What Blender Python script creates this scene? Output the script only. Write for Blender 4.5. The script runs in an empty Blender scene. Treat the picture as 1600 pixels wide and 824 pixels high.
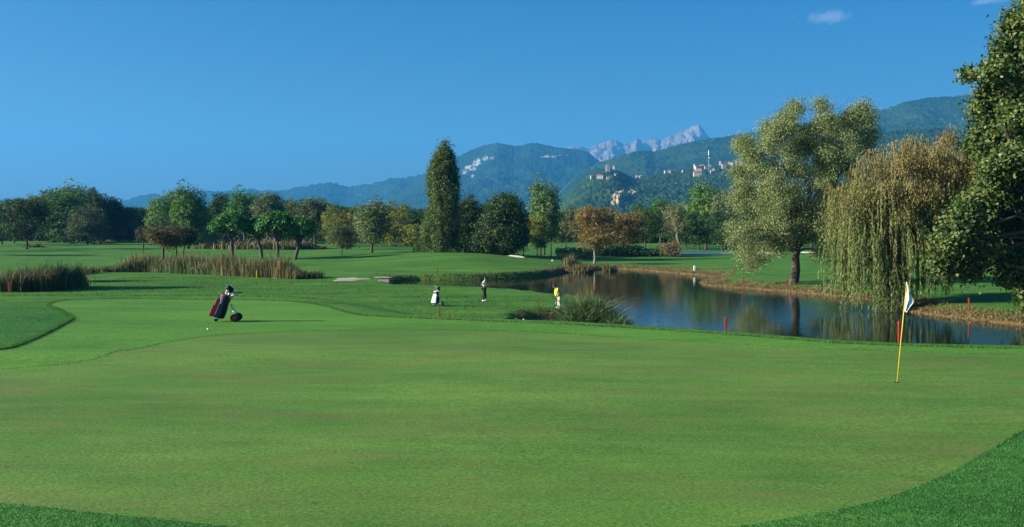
import bpy, math, random
import numpy as np
from mathutils import Vector, Matrix
from mathutils.geometry import delaunay_2d_cdt

random.seed(7)
RNG = np.random.default_rng(11)
SC = bpy.context.scene
COL = SC.collection
PI = math.pi
R = math.radians

# ---------------------------------------------------------------- camera, world, sun, exposure
F, HX, HY, CZ = 1500.0, 800.0, 368.0, 5.2      # focal length in photo pixels, horizon row, eye height above the water
cam_d = bpy.data.cameras.new('camera'); cam = bpy.data.objects.new('camera', cam_d); COL.objects.link(cam)
cam.location = (0, 0, CZ); cam.rotation_euler = (R(90), 0, 0)
cam_d.sensor_width = 36; cam_d.lens = 36*F/1600; cam_d.shift_y = -(412-HY)/1600
cam_d.clip_start = .1; cam_d.clip_end = 60000
SC.camera = cam

SUN_EL, SUN_BACK = 21.0, 10.0
sd = Vector((-math.cos(R(SUN_BACK))*math.cos(R(SUN_EL)), -math.sin(R(SUN_BACK))*math.cos(R(SUN_EL)), math.sin(R(SUN_EL))))
sun_d = bpy.data.lights.new('sun', 'SUN'); sun = bpy.data.objects.new('sun', sun_d); COL.objects.link(sun)
sun.rotation_euler = sd.to_track_quat('Z', 'Y').to_euler()
sun_d.energy = 5.0; sun_d.angle = R(.5); sun_d.color = (1, .95, .82)

world = bpy.data.worlds.new('World'); SC.world = world; world.use_nodes = True
wn = world.node_tree; wn.nodes.clear()
def N(t, kind, **kw):
    n = t.nodes.new(kind)
    for k, v in kw.items():
        if k == 'inp':
            for a, b in v.items(): n.inputs[a].default_value = b
        else: setattr(n, k, v)
    return n
sky = N(wn, 'ShaderNodeTexSky', sky_type='NISHITA', sun_disc=False)
sky.sun_elevation = R(SUN_EL); sky.sun_rotation = math.atan2(sd.x, sd.y)
sky.altitude = 100; sky.air_density = 1.0; sky.dust_density = 2.5; sky.ozone_density = 5.0
hsv = N(wn, 'ShaderNodeHueSaturation', inp={'Saturation': 1.34, 'Value': .90, 'Hue': .502})
bg = N(wn, 'ShaderNodeBackground', inp={'Strength': 0.05})
wo = N(wn, 'ShaderNodeOutputWorld')
# two small wisps of cloud high on the right
tc = N(wn, 'ShaderNodeTexCoord')
def wisp(px, py, sx, sy, seed):
    d = Vector(((px-HX)/F, 1, (HY-py)/F)).normalized()
    mp = N(wn, 'ShaderNodeMapping', vector_type='POINT'); mp.inputs['Location'].default_value = -d
    wn.links.new(tc.outputs['Generated'], mp.inputs['Vector'])
    sc = N(wn, 'ShaderNodeVectorMath', operation='MULTIPLY'); sc.inputs[1].default_value = (F/sx, F/sx, F/sy)
    wn.links.new(mp.outputs[0], sc.inputs[0])
    ln = N(wn, 'ShaderNodeVectorMath', operation='LENGTH'); wn.links.new(sc.outputs[0], ln.inputs[0])
    nz = N(wn, 'ShaderNodeTexNoise', inp={'Scale': 90.0 + seed, 'Detail': 5.0, 'Roughness': .6})
    wn.links.new(tc.outputs['Generated'], nz.inputs['Vector'])
    a = N(wn, 'ShaderNodeMath', operation='MULTIPLY_ADD'); wn.links.new(nz.outputs[0], a.inputs[0]); a.inputs[1].default_value = 1.9
    s = N(wn, 'ShaderNodeMath', operation='MULTIPLY'); wn.links.new(ln.outputs['Value'], s.inputs[0]); s.inputs[1].default_value = -1.0
    wn.links.new(s.outputs[0], a.inputs[2])
    mr = N(wn, 'ShaderNodeMapRange', inp={'From Min': .12, 'From Max': 1.3, 'To Min': 0, 'To Max': .32}); wn.links.new(a.outputs[0], mr.inputs[0])
    return mr.outputs[0]
w1 = wisp(1292, 26, 46, 13, 0); w2 = wisp(1545, 2, 30, 7, 7)
wa = N(wn, 'ShaderNodeMath', operation='ADD', use_clamp=True); wn.links.new(w1, wa.inputs[0]); wn.links.new(w2, wa.inputs[1])
cm = N(wn, 'ShaderNodeMix', data_type='RGBA'); cm.inputs[7].default_value = (8.5, 8.2, 10.0, 1)
wn.links.new(sky.outputs[0], hsv.inputs['Color']); wn.links.new(hsv.outputs[0], cm.inputs[6]); wn.links.new(wa.outputs[0], cm.inputs[0])
wn.links.new(cm.outputs[2], bg.inputs['Color']); wn.links.new(bg.outputs[0], wo.inputs['Surface'])

SC.view_settings.view_transform = 'Standard'; SC.view_settings.look = 'None'
SC.view_settings.exposure = 1.45; SC.view_settings.gamma = 1.0
SC.render.engine = 'CYCLES'
SC.cycles.max_bounces = 6; SC.cycles.diffuse_bounces = 2; SC.cycles.glossy_bounces = 2
SC.cycles.transparent_max_bounces = 4; SC.cycles.volume_bounces = 0

# ---------------------------------------------------------------- helpers
def tag(o, label=None, cat=None, group=None, kind=None):
    if label: o['label'] = label
    if cat: o['category'] = cat
    if group: o['group'] = group
    if kind: o['kind'] = kind
    return o
def empty(name, loc, rz=0, scale=1):
    o = bpy.data.objects.new(name, None); COL.objects.link(o); o.location = loc; o.rotation_euler = (0, 0, rz)
    o.scale = (scale,)*3 if not hasattr(scale, '__len__') else scale
    o.empty_display_size = .2
    return o
def fast(name, V, Fa, mat, parent=None, attrs=None, smooth=False):
    """V (n,3); Fa (m,k) all faces with k corners; attrs {name: (domain, values)}"""
    V = np.asarray(V, np.float32); Fa = np.asarray(Fa, np.int32); m, k = Fa.shape
    me = bpy.data.meshes.new(name)
    me.vertices.add(len(V)); me.vertices.foreach_set('co', V.ravel())
    me.loops.add(m*k); me.loops.foreach_set('vertex_index', Fa.ravel())
    me.polygons.add(m); me.polygons.foreach_set('loop_start', np.arange(0, m*k, k, dtype=np.int32))
    me.polygons.foreach_set('loop_total', np.full(m, k, np.int32))
    me.polygons.foreach_set('use_smooth', np.full(m, smooth))
    me.update(calc_edges=True)
    for an, (dom, vals) in (attrs or {}).items():
        at = me.attributes.new(an, 'FLOAT', dom); at.data.foreach_set('value', np.asarray(vals, np.float32).ravel())
    if mat: me.materials.append(mat)
    o = bpy.data.objects.new(name, me); COL.objects.link(o)
    if parent: o.parent = parent
    return o
def mesh(name, V, Fs, mat, parent=None, smooth=False, bevel=0):
    me = bpy.data.meshes.new(name); me.from_pydata([tuple(v) for v in V], [], [tuple(f) for f in Fs]); me.update()
    if smooth: me.polygons.foreach_set('use_smooth', [True]*len(me.polygons))
    if mat: me.materials.append(mat)
    o = bpy.data.objects.new(name, me); COL.objects.link(o)
    if parent: o.parent = parent
    if bevel:
        b = o.modifiers.new('bevel', 'BEVEL'); b.width = bevel; b.segments = 2
    return o
class MB:
    def __init__(s): s.V = []; s.F = []
    def add(s, V, Fs):
        n = len(s.V); s.V += [tuple(v) for v in V]; s.F += [tuple(i+n for i in f) for f in Fs]; return s
    def box(s, c, d, rz=0, taper=1, M=None):
        V = []
        for z in (-.5, .5):
            k = 1 if z < 0 else taper
            for x, y in ((-.5, -.5), (.5, -.5), (.5, .5), (-.5, .5)):
                v = Vector((x*d[0]*k, y*d[1]*k, z*d[2]))
                if M is not None: v = M @ v
                v.rotate(Matrix.Rotation(rz, 3, 'Z')); V.append(v+Vector(c))
        return s.add(V, [(3, 2, 1, 0), (4, 5, 6, 7), (0, 1, 5, 4), (1, 2, 6, 5), (2, 3, 7, 6), (3, 0, 4, 7)])
    def tube(s, pts, rad, n=8, cap=True, flat=1.0):
        pts = [Vector(p) for p in pts]
        if not hasattr(rad, '__len__'): rad = [rad]*len(pts)
        V = []; Fs = []; ref = None
        for i, p in enumerate(pts):
            t = (pts[min(i+1, len(pts)-1)]-pts[max(i-1, 0)]).normalized()
            if ref is None: ref = Vector((0, 1, 0)) if abs(t.y) < .9 else Vector((1, 0, 0))
            a = ref - t*ref.dot(t)
            if a.length < 1e-4: a = t.orthogonal()
            a.normalize(); ref = a; b = t.cross(a)
            for k in range(n):
                an = 2*PI*k/n; V.append(p+(a*math.cos(an)*flat+b*math.sin(an))*rad[i])
        for i in range(len(pts)-1):
            for k in range(n):
                Fs.append((i*n+k, i*n+(k+1) % n, (i+1)*n+(k+1) % n, (i+1)*n+k))
        if cap:
            Fs.append(tuple(range(n))[::-1]); Fs.append(tuple((len(pts)-1)*n+k for k in range(n)))
        return s.add(V, Fs)
    def ball(s, c, r, nu=10, nv=7):
        if not hasattr(r, '__len__'): r = (r, r, r)
        V = [(c[0], c[1], c[2]-r[2])]; Fs = []
        for j in range(1, nv):
            ph = PI*j/nv-PI/2
            for i in range(nu):
                th = 2*PI*i/nu; V.append((c[0]+r[0]*math.cos(ph)*math.cos(th), c[1]+r[1]*math.cos(ph)*math.sin(th), c[2]+r[2]*math.sin(ph)))
        V.append((c[0], c[1], c[2]+r[2])); L = len(V)-1
        for i in range(nu):
            Fs.append((0, 1+(i+1) % nu, 1+i)); Fs.append((L, L-nu+i, L-nu+(i+1) % nu))
            for j in range(nv-2):
                a = 1+j*nu; Fs.append((a+i, a+(i+1) % nu, a+nu+(i+1) % nu, a+nu+i))
        return s.add(V, Fs)
    def build(s, name, mat, parent=None, smooth=False, bevel=0): return mesh(name, s.V, s.F, mat, parent, smooth, bevel)

# lattice noise in numpy
def _h(ix, iy, seed):
    n = (ix.astype(np.int64)*374761393 + iy.astype(np.int64)*668265263 + seed*1274126177) & 0xffffffff
    n = ((n ^ (n >> 13))*1274126177) & 0xffffffff
    return ((n ^ (n >> 16)) & 0xffff)/65535.0
def vnoise(x, y, seed=0):
    ix = np.floor(x); iy = np.floor(y); fx = x-ix; fy = y-iy
    u = fx*fx*(3-2*fx); v = fy*fy*(3-2*fy)
    a = _h(ix, iy, seed); b = _h(ix+1, iy, seed); c = _h(ix, iy+1, seed); d = _h(ix+1, iy+1, seed)
    return (a*(1-u)+b*u)*(1-v)+(c*(1-u)+d*u)*v
def fbm(x, y, oct=4, seed=0, gain=.5):
    s = 0; a = 1; t = 0
    for o in range(oct):
        s = s+a*(vnoise(x, y, seed+o*17)*2-1); t += a; a *= gain; x = x*2.03+3.1; y = y*2.03+1.7
    return s/t
def ss(x): x = np.clip(x, 0, 1); return x*x*(3-2*x)

# ---------------------------------------------------------------- materials
def newmat(name):
    m = bpy.data.materials.new(name); m.use_nodes = True; t = m.node_tree; t.nodes.clear()
    o = N(t, 'ShaderNodeOutputMaterial'); return m, t, o
def ramp(t, stops):
    r = N(t, 'ShaderNodeValToRGB'); e = r.color_ramp.elements
    while len(e) > 1: e.remove(e[-1])
    e[0].position = stops[0][0]; e[0].color = (*stops[0][1], 1)
    for p, c in stops[1:]:
        x = e.new(p); x.color = (*c, 1)
    return r
def noise(t, scale, detail=3, rough=.5, vec=None, stretch=None):
    n = N(t, 'ShaderNodeTexNoise', inp={'Scale': scale, 'Detail': detail, 'Roughness': rough})
    if vec is None:
        vec = N(t, 'ShaderNodeTexCoord').outputs['Object']
    if stretch:
        mp = N(t, 'ShaderNodeMapping'); mp.inputs['Scale'].default_value = stretch; t.links.new(vec, mp.inputs[0]); vec = mp.outputs[0]
    t.links.new(vec, n.inputs['Vector']); return n
def mix(t, a, b, fac, blend='MIX'):
    m = N(t, 'ShaderNodeMix', data_type='RGBA', blend_type=blend)
    for s, v in ((6, a), (7, b), (0, fac)):
        if hasattr(v, 'links') or hasattr(v, 'is_linked'): t.links.new(v, m.inputs[s])
        else: m.inputs[s].default_value = (*v, 1) if hasattr(v, '__len__') else v
    return m.outputs[2]
def plain(name, col, rough=.6, metal=0, var=.12, scale=30, bump=0, spec=.3):
    m, t, o = newmat(name); b = N(t, 'ShaderNodeBsdfPrincipled', inp={'Roughness': rough, 'Metallic': metal, 'Specular IOR Level': spec})
    n = noise(t, scale, 4)
    c = mix(t, tuple(x*(1-var*2) for x in col), tuple(min(1, x*(1+var)) for x in col), n.outputs[0])
    t.links.new(c, b.inputs['Base Color'])
    if bump:
        bp = N(t, 'ShaderNodeBump', inp={'Strength': bump, 'Distance': .02}); t.links.new(n.outputs[0], bp.inputs['Height']); t.links.new(bp.outputs[0], b.inputs['Normal'])
    t.links.new(b.outputs[0], o.inputs[0]); return m
def turf(name, c1, c2, c3, fine=60., bump=.6, dist=.02, dry=None, mid=.9, fleck=None):
    """mown grass: broad, middle and fine mottling, fine bump"""
    m, t, o = newmat(name); b = N(t, 'ShaderNodeBsdfPrincipled', inp={'Roughness': .85, 'Specular IOR Level': .12})
    big = noise(t, .12, 3, .55, stretch=(1, 2.2, 1)); md = noise(t, mid, 5, .65, stretch=(.5, 1.6, 1)); fn = noise(t, fine, 3, .7)
    r = ramp(t, [(.30, c1), (.5, c2), (.72, c3)])
    s1 = N(t, 'ShaderNodeMath', operation='MULTIPLY_ADD'); t.links.new(big.outputs[0], s1.inputs[0]); s1.inputs[1].default_value = .55
    s2 = N(t, 'ShaderNodeMath', operation='MULTIPLY'); t.links.new(md.outputs[0], s2.inputs[0]); s2.inputs[1].default_value = .45
    t.links.new(s2.outputs[0], s1.inputs[2]); t.links.new(s1.outputs[0], r.inputs[0])
    f2 = N(t, 'ShaderNodeMapRange', inp={'From Min': .3, 'From Max': .7, 'To Min': .52, 'To Max': 1.42}); t.links.new(fn.outputs[0], f2.inputs[0])
    col = mix(t, r.outputs[0], f2.outputs[0], 1.0, 'MULTIPLY')
    fc = noise(t, fine*.32, 3, .75); f3 = N(t, 'ShaderNodeMapRange', inp={'From Min': .3, 'From Max': .7, 'To Min': .62, 'To Max': 1.38}); t.links.new(fc.outputs[0], f3.inputs[0]); col = mix(t, col, f3.outputs[0], 1.0, 'MULTIPLY')
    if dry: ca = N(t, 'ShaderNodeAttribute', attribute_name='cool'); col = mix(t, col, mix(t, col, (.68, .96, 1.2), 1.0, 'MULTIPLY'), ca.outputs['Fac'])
    if fleck:
        k = noise(t, .5, 4, .7, stretch=(.45, 1.5, 1)); k2 = noise(t, 38, 2, .6)
        a = N(t, 'ShaderNodeMath', operation='MULTIPLY'); t.links.new(k.outputs[0], a.inputs[0]); t.links.new(k2.outputs[0], a.inputs[1])
        mr = N(t, 'ShaderNodeMapRange', inp={'From Min': .25, 'From Max': .40, 'To Min': 0, 'To Max': .68}); t.links.new(a.outputs[0], mr.inputs[0])
        col = mix(t, col, fleck, mr.outputs[0])
    if dry:
        at = N(t, 'ShaderNodeAttribute', attribute_name='dry'); dn = noise(t, 2.2, 5, .7)
        a = N(t, 'ShaderNodeMath', operation='MULTIPLY_ADD'); t.links.new(dn.outputs[0], a.inputs[0]); a.inputs[1].default_value = 1.5; 
        a2 = N(t, 'ShaderNodeMath', operation='MULTIPLY_ADD'); t.links.new(at.outputs['Fac'], a2.inputs[0]); a2.inputs[1].default_value = 2.0; a2.inputs[2].default_value = -1.6
        t.links.new(a2.outputs[0], a.inputs[2])
        cl = N(t, 'ShaderNodeClamp'); t.links.new(a.outputs[0], cl.inputs[0])
        dc = mix(t, tuple(x*.45 for x in dry), dry, fn.outputs[0])
        col = mix(t, col, dc, cl.outputs[0])
    t.links.new(col, b.inputs['Base Color'])
    bp = N(t, 'ShaderNodeBump', inp={'Strength': bump, 'Distance': dist}); t.links.new(fn.outputs[0], bp.inputs['Height'])
    bp2 = N(t, 'ShaderNodeBump', inp={'Strength': .35, 'Distance': .10}); t.links.new(md.outputs[0], bp2.inputs['Height']); t.links.new(bp.outputs[0], bp2.inputs['Normal'])
    t.links.new(bp2.outputs[0], b.inputs['Normal']); t.links.new(b.outputs[0], o.inputs[0]); return m
def leafmat(name, dark, mid_, light, trans=.3, rough=.6, hueobj=True, height=None):
    """foliage: colour by a per-leaf tone value, a little by object"""
    m, t, o = newmat(name)
    at = N(t, 'ShaderNodeAttribute', attribute_name='tone'); r = ramp(t, [(0.05, dark), (.5, mid_), (.95, light)]); t.links.new(at.outputs['Fac'], r.inputs[0])
    col = r.outputs[0]
    if height:
        a2 = N(t, 'ShaderNodeAttribute', attribute_name='high'); col = mix(t, col, height, a2.outputs['Fac'])
    if hueobj:
        oi = N(t, 'ShaderNodeObjectInfo'); mr = N(t, 'ShaderNodeMapRange', inp={'To Min': .72, 'To Max': 1.3}); t.links.new(oi.outputs['Random'], mr.inputs[0])
        hs = N(t, 'ShaderNodeHueSaturation'); t.links.new(mr.outputs[0], hs.inputs['Value']); t.links.new(col, hs.inputs['Color'])
        mh = N(t, 'ShaderNodeMapRange', inp={'To Min': .485, 'To Max': .52}); mu = N(t, 'ShaderNodeMath', operation='MULTIPLY'); mu.inputs[1].default_value = 7.3
        fr = N(t, 'ShaderNodeMath', operation='FRACT'); t.links.new(oi.outputs['Random'], mu.inputs[0]); t.links.new(mu.outputs[0], fr.inputs[0]); t.links.new(fr.outputs[0], mh.inputs[0]); t.links.new(mh.outputs[0], hs.inputs['Hue'])
        col = hs.outputs[0]
    b = N(t, 'ShaderNodeBsdfPrincipled', inp={'Roughness': rough, 'Specular IOR Level': .25}); t.links.new(col, b.inputs['Base Color'])
    tr = N(t, 'ShaderNodeBsdfTranslucent'); t.links.new(mix(t, col, (1.0, 1.15, .5), 1.0, 'MULTIPLY'), tr.inputs['Color'])
    ms = N(t, 'ShaderNodeMixShader', inp={0: trans}); t.links.new(b.outputs[0], ms.inputs[1]); t.links.new(tr.outputs[0], ms.inputs[2]); t.links.new(ms.outputs[0], o.inputs[0]); return m

M = {}
M['green'] = turf('putting green turf', (.054, .138, .020), (.092, .196, .030), (.148, .258, .044), fine=55, bump=.45, dist=.012, fleck=(.16, .12, .05))
M['fairway'] = turf('fairway turf', (.048, .148, .016), (.082, .214, .027), (.13, .265, .037), fine=34, bump=.7, dist=.02)
M['rough'] = turf('rough grass', (.026, .095, .014), (.064, .175, .022), (.135, .245, .032), fine=22, bump=1.0, dist=.05, dry=(.20, .135, .055))
M['blade'] = leafmat('grass blade', (.018, .075, .012), (.050, .150, .02), (.11, .23, .032), .25, hueobj=False)
M['coolblade'] = leafmat('cool grass blade', (.020, .085, .014), (.048, .160, .027), (.09, .23, .040), .25, hueobj=False)
M['sand'] = plain('bunker sand', (.85, .74, .58), .9, var=.05, scale=4)
M['bark'] = plain('bark', (.10, .075, .055), .9, var=.4, scale=9, bump=.8)
M['palebark'] = plain('pale bark', (.22, .19, .15), .9, var=.3, scale=9, bump=.5)
M['white'] = plain('white paint', (.8, .79, .76), .5, var=.04)
M['whitecloth'] = plain('white cloth', (.78, .78, .78), .9, var=.05)
M['yellow'] = plain('yellow paint', (.75, .52, .03), .4, var=.1)
M['red'] = plain('red stake paint', (.33, .035, .025), .55, var=.25, scale=12)
M['steel'] = plain('steel tube', (.6, .6, .62), .3, .9, var=.05)
M['black'] = plain('black nylon', (.012, .012, .016), .55, var=.3)
M['navy'] = plain('navy nylon', (.012, .02, .05), .55, var=.3)
M['maroon'] = plain('maroon nylon', (.22, .012, .02), .55, var=.25)
M['rubber'] = plain('rubber', (.015, .015, .015), .8, var=.3)
M['skin'] = plain('skin', (.42, .22, .14), .6, var=.08)
M['hair'] = plain('brown hair', (.06, .03, .015), .8, var=.3)
M['trouser'] = plain('dark trousers', (.016, .016, .02), .85, var=.3)
M['cream'] = plain('cream trousers', (.66, .60, .47), .9, var=.08)
M['yshirt'] = plain('yellow sweater', (.80, .62, .08), .9, var=.08)
M['stone'] = plain('pale stone', (.48, .43, .36), .9, var=.25, scale=3, bump=.5)
M['wall'] = plain('house wall', (.44, .39, .33), .9, var=.08, scale=.4)
M['roof'] = plain('clay tile roof', (.36, .12, .06), .9, var=.25, scale=1.0)
M['hole'] = plain('hole', (.01, .01, .01), .9)
M['window'] = plain('dark window', (.05, .035, .03), .4)
def water_mat():
    m, t, o = newmat('pond water'); b = N(t, 'ShaderNodeBsdfPrincipled', inp={'Base Color': (.010, .016, .014, 1), 'Roughness': .03, 'IOR': 1.33, 'Specular IOR Level': .5})
    n = noise(t, 1.6, 3, .55, stretch=(1, .55, 1)); n2 = noise(t, 9, 3, .6, stretch=(1, .7, 1))
    bp = N(t, 'ShaderNodeBump', inp={'Strength': .20, 'Distance': .05}); t.links.new(n.outputs[0], bp.inputs['Height'])
    b2 = N(t, 'ShaderNodeBump', inp={'Strength': .15, 'Distance': .008}); t.links.new(n2.outputs[0], b2.inputs['Height']); t.links.new(bp.outputs[0], b2.inputs['Normal'])
    t.links.new(b2.outputs[0], b.inputs['Normal']); t.links.new(b.outputs[0], o.inputs[0]); return m
M['water'] = water_mat()
def hill_mat(name, g1, g2, rock1, rock2, scale, bdist, rocky=0.0):
    m, t, o = newmat(name); b = N(t, 'ShaderNodeBsdfPrincipled', inp={'Roughness': .95, 'Specular IOR Level': .05})
    n1 = noise(t, scale, 6, .65); n2 = noise(t, scale*9, 4, .7)
    g = mix(t, g1, g2, ramp_f(t, n1, .38, .62)); f = N(t, 'ShaderNodeMapRange', inp={'From Min': .3, 'From Max': .7, 'To Min': .55, 'To Max': 1.4}); t.links.new(n2.outputs[0], f.inputs[0])
    g = mix(t, g, f.outputs[0], 1.0, 'MULTIPLY')
    rk = mix(t, rock1, rock2, ramp_f(t, noise(t, scale*5, 6, .75), .4, .6)); at = N(t, 'ShaderNodeAttribute', attribute_name='rock')
    col = mix(t, g, rk, at.outputs['Fac']); t.links.new(col, b.inputs['Base Color'])
    bp = N(t, 'ShaderNodeBump', inp={'Strength': .8, 'Distance': bdist}); t.links.new(n2.outputs[0], bp.inputs['Height']); t.links.new(bp.outputs[0], b.inputs['Normal'])
    t.links.new(b.outputs[0], o.inputs[0]); return m
def ramp_f(t, n, a, b_):
    f = N(t, 'ShaderNodeMapRange', inp={'From Min': a, 'From Max': b_}); t.links.new(n.outputs[0], f.inputs[0]); return f.outputs[0]

# ---------------------------------------------------------------- ground shape
def px2w(px, py, h): Y = h*F/(py-HY); return ((px-HX)/F*Y, Y)
P_px = [(-500, 474), (-300, 470), (0, 466), (130, 464), (400, 466), (500, 476), (560, 489), (700, 496), (850, 500), (960, 506), (1060, 513.5), (1150, 520.5), (1280, 532), (1400, 537.5), (1500, 539.5), (1600, 541), (1750, 547), (1900, 560)]
PLAT = [px2w(x, y, 3.1) for x, y in P_px] + [(34, 10), (38, -30), (-45, -30), (-42, 10)]
far_px = [(612, 441), (640, 438), (700, 438), (760, 437), (820, 435), (860, 431), (885, 426), (905, 423), (935, 421), (965, 420.5), (1000, 422), (1030, 425), (1060, 428), (1095, 430.5), (1118, 434), (1108, 438), (1092, 441), (1096, 445), (1130, 449), (1175, 452), (1235, 457), (1290, 462), (1330, 465), (1365, 470), (1395, 478), (1415, 487), (1450, 492), (1500, 498), (1560, 505), (1620, 511), (1750, 526), (1900, 546)]
POND = [px2w(x, y, 5.2) for x, y in far_px]
POND += [(25, 30.5), (18.5, 33.5), (14, 35.5), (9, 38), (5, 41), (2, 44), (0.3, 48)]
POND += [px2w(*p, 5.2) for p in [(812, 503), (826, 497), (862, 495), (900, 494), (938, 489)]]
POND += [px2w(*p, 4.75) for p in [(955, 474), (946, 467), (915, 463), (870, 458), (840, 454), (815, 451.5), (780, 449.5), (740, 447), (700, 445.5), (650, 445), (617, 444.5)]]
def densify(poly, step, closed=True, jit=0, seed=1):
    out = []; n = len(poly); r = np.random.default_rng(seed)
    for i in range(n if closed else n-1):
        a = np.array(poly[i]); b = np.array(poly[(i+1) % n]); d = np.linalg.norm(b-a); k = max(1, int(d/step))
        for j in range(k):
            p = a+(b-a)*j/k + (r.normal(0, jit, 2) if (jit and j) else 0); out.append((p[0], p[1]))
    if not closed: out.append(tuple(poly[-1]))
    return out
def smoothpoly(poly, it=2, closed=True):
    for _ in range(it):
        q = []; n = len(poly)
        rng = range(n) if closed else range(n-1)
        for i in rng:
            a = poly[i]; b = poly[(i+1) % n]
            q.append((a[0]*.75+b[0]*.25, a[1]*.75+b[1]*.25)); q.append((a[0]*.25+b[0]*.75, a[1]*.25+b[1]*.75))
        poly = q if closed else [poly[0]]+q+[poly[-1]]
    return poly
POND = smoothpoly(POND, 1); POND = densify(POND, .8, jit=.08)
PLAT = smoothpoly(PLAT, 2)
def pip(poly, X, Y):
    P = np.array(poly); x1, y1 = P[:, 0], P[:, 1]; x2, y2 = np.roll(x1, -1), np.roll(y1, -1)
    ins = np.zeros(len(X), bool)
    for a, b, c, d in zip(x1, y1, x2, y2):
        if b == d: continue
        m = ((b > Y) != (d > Y)) & (X < (c-a)*(Y-b)/(d-b)+a); ins ^= m
    return ins
def sdist(poly, X, Y):
    P = np.array(poly); A = P; B = np.roll(P, -1, 0); D = np.full(len(X), 1e18)
    for (ax, ay), (bx, by) in zip(A, B):
        dx, dy = bx-ax, by-ay; L = dx*dx+dy*dy+1e-12
        t = np.clip(((X-ax)*dx+(Y-ay)*dy)/L, 0, 1); D = np.minimum(D, (X-ax-t*dx)**2+(Y-ay-t*dy)**2)
    D = np.sqrt(D); return np.where(pip(poly, X, Y), -D, D)
CP = [  # (photo column, distance, height above the water)
    (0, 80, .55), (0, 105, .6), (0, 130, .9), (0, 175, 1.6), (0, 250, 2.6), (0, 350, 3.6), (-500, 100, .8), (-500, 350, 3.6),
    (300, 80, .55), (300, 105, .6), (300, 130, .9), (300, 175, 1.5), (300, 250, 2.5), (300, 350, 3.6),
    (500, 75, .5), (500, 100, .5), (500, 125, .7), (530, 150, 1.2), (500, 200, 1.9), (500, 280, 2.7), (500, 350, 3.4),
    (640, 60, .5), (640, 95, .5), (640, 115, .6), (630, 130, 1.2), (640, 150, 2.0), (640, 200, 2.1), (640, 300, 2.8),
    (700, 120, .8), (700, 130, 1.5), (700, 150, 2.35), (700, 175, 2.2), (740, 135, 1.7), (740, 150, 2.3), (740, 165, 2.2), (780, 135, 1.3), (780, 150, 1.9), (780, 170, 1.8), (730, 230, 2.0),
    (850, 62, .5), (850, 72, .5), (850, 130, .75), (850, 145, .95), (850, 170, 1.1), (850, 250, 1.7), (850, 350, 3.0),
    (1000, 150, .5), (1000, 165, .85), (1000, 200, 1.2), (1000, 300, 2.4), (1000, 400, 3.2), (1150, 115, .7), (1150, 150, .9), (1150, 200, 1.2), (1150, 250, 1.6),
    (1237, 87, .6), (1240, 120, .9), (1240, 200, 1.4), (1240, 300, 2.3), (1500, 66, .55), (1500, 80, .7), (1500, 110, .95), (1500, 200, 1.4), (1500, 300, 2.4),
    (1700, 58, .6), (1700, 80, .8), (2200, 100, 1.), (2200, 300, 2.4), (200, 25, .7), (800, 25, .6), (1500, 25, .6), (1500, 45, .5), (900, 45, .5),
    (0, 900, 4.0), (800, 900, 4.0), (1600, 900, 4.0)]
cpx = np.array([[(c[0]-HX)/F*4, math.log(c[1])*2.2] for c in CP]); cpz = np.array([c[2] for c in CP])
Dm = np.linalg.norm(cpx[:, None]-cpx[None], axis=2); A = np.zeros((len(CP)+1,)*2); A[:-1, :-1] = -Dm+np.eye(len(CP))*.02; A[-1, :-1] = 1; A[:-1, -1] = 1
cw = np.linalg.solve(A, np.append(cpz, 0))
BUNK = []   # (polygon, front y, back y, height)
def height(X, Y):
    X = np.atleast_1d(np.asarray(X, float)); Y = np.atleast_1d(np.asarray(Y, float))
    r = np.hypot(X, Y); Yc = np.maximum(np.where(Y > 18, Y, 18), r*.55); a = np.clip(X/Yc, -1.6, 1.6)*4; b = np.log(np.minimum(Yc, 900))*2.2
    z = np.full(X.shape, cw[-1])
    for (u, v), w in zip(cpx, cw[:-1]): z = z-w*np.sqrt((a-u)**2+(b-v)**2+.004)
    z = np.clip(z, .35, 5)
    z = z+fbm(X/22, Y/22, 3, 5)*.12*ss((r-90)/60)
    und = fbm(X/6.5, Y/9, 3, 9)
    z = z+und*.05*ss((70-r)/20)
    # raised green
    dp = sdist(PLAT, X, Y); px = HX+F*X/np.maximum(Y, 12)
    w = np.interp(px, [0, 450, 560, 700, 1600], [26, 24, 14, 8.5, 8]); k = 1-ss(dp/w)
    top = 2.1+fbm(X/7, Y/9, 2, 21)*.045
    top = top-.05*ss((Y-24.9)/2.5)*ss((9-X)/6)+.10*np.exp(-((Y-24.8-X*.02)/1.1)**2)*ss((4-X)/5)     # faint tier across the green
    top = top+np.exp(-(((X+19)/5)**2+((Y-37)/5)**2))*.18+np.exp(-(((X+24)/4)**2+((Y-31)/4)**2))*.15
    z = z+(top-z)*k
    for (cx, cy, rx, ry, hh) in BUNK:
        z = z+hh*np.exp(-(((X-cx)/(rx*1.15))**4))*np.where(Y < cy, ss((Y-(cy-ry))/ry), 1-ss((Y-cy)/(ry*5)))
    # pond basin
    near = (np.hypot(X-20, Y-80) < 130)
    if near.any():
        d = np.full(X.shape, 50.); d[near] = sdist(POND, X[near], Y[near])
        wb = np.interp(X, [-40, 10, 22, 40], [.8, 1.3, 3.2, 4.0])*np.interp(Y, [60, 66, 90], [.8, 1, 1]); wb = wb*(1+.4*fbm(X/1.3, Y/1.3, 2, 3))
        lip = .10+.06*fbm(X/.7, Y/.7, 2, 4)
        z = np.where(d < 0, -.05-.85*ss(-d/3), np.where(d < 60, lip*ss(d/.12)+(z-lip)*ss(d/wb)**.7, z))
        z = np.where((d >= 0) & (d < .12), np.minimum(z, .0+lip*d/.12), z)
    return z
def hz(x, y): return float(height([x], [y])[0])
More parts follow.
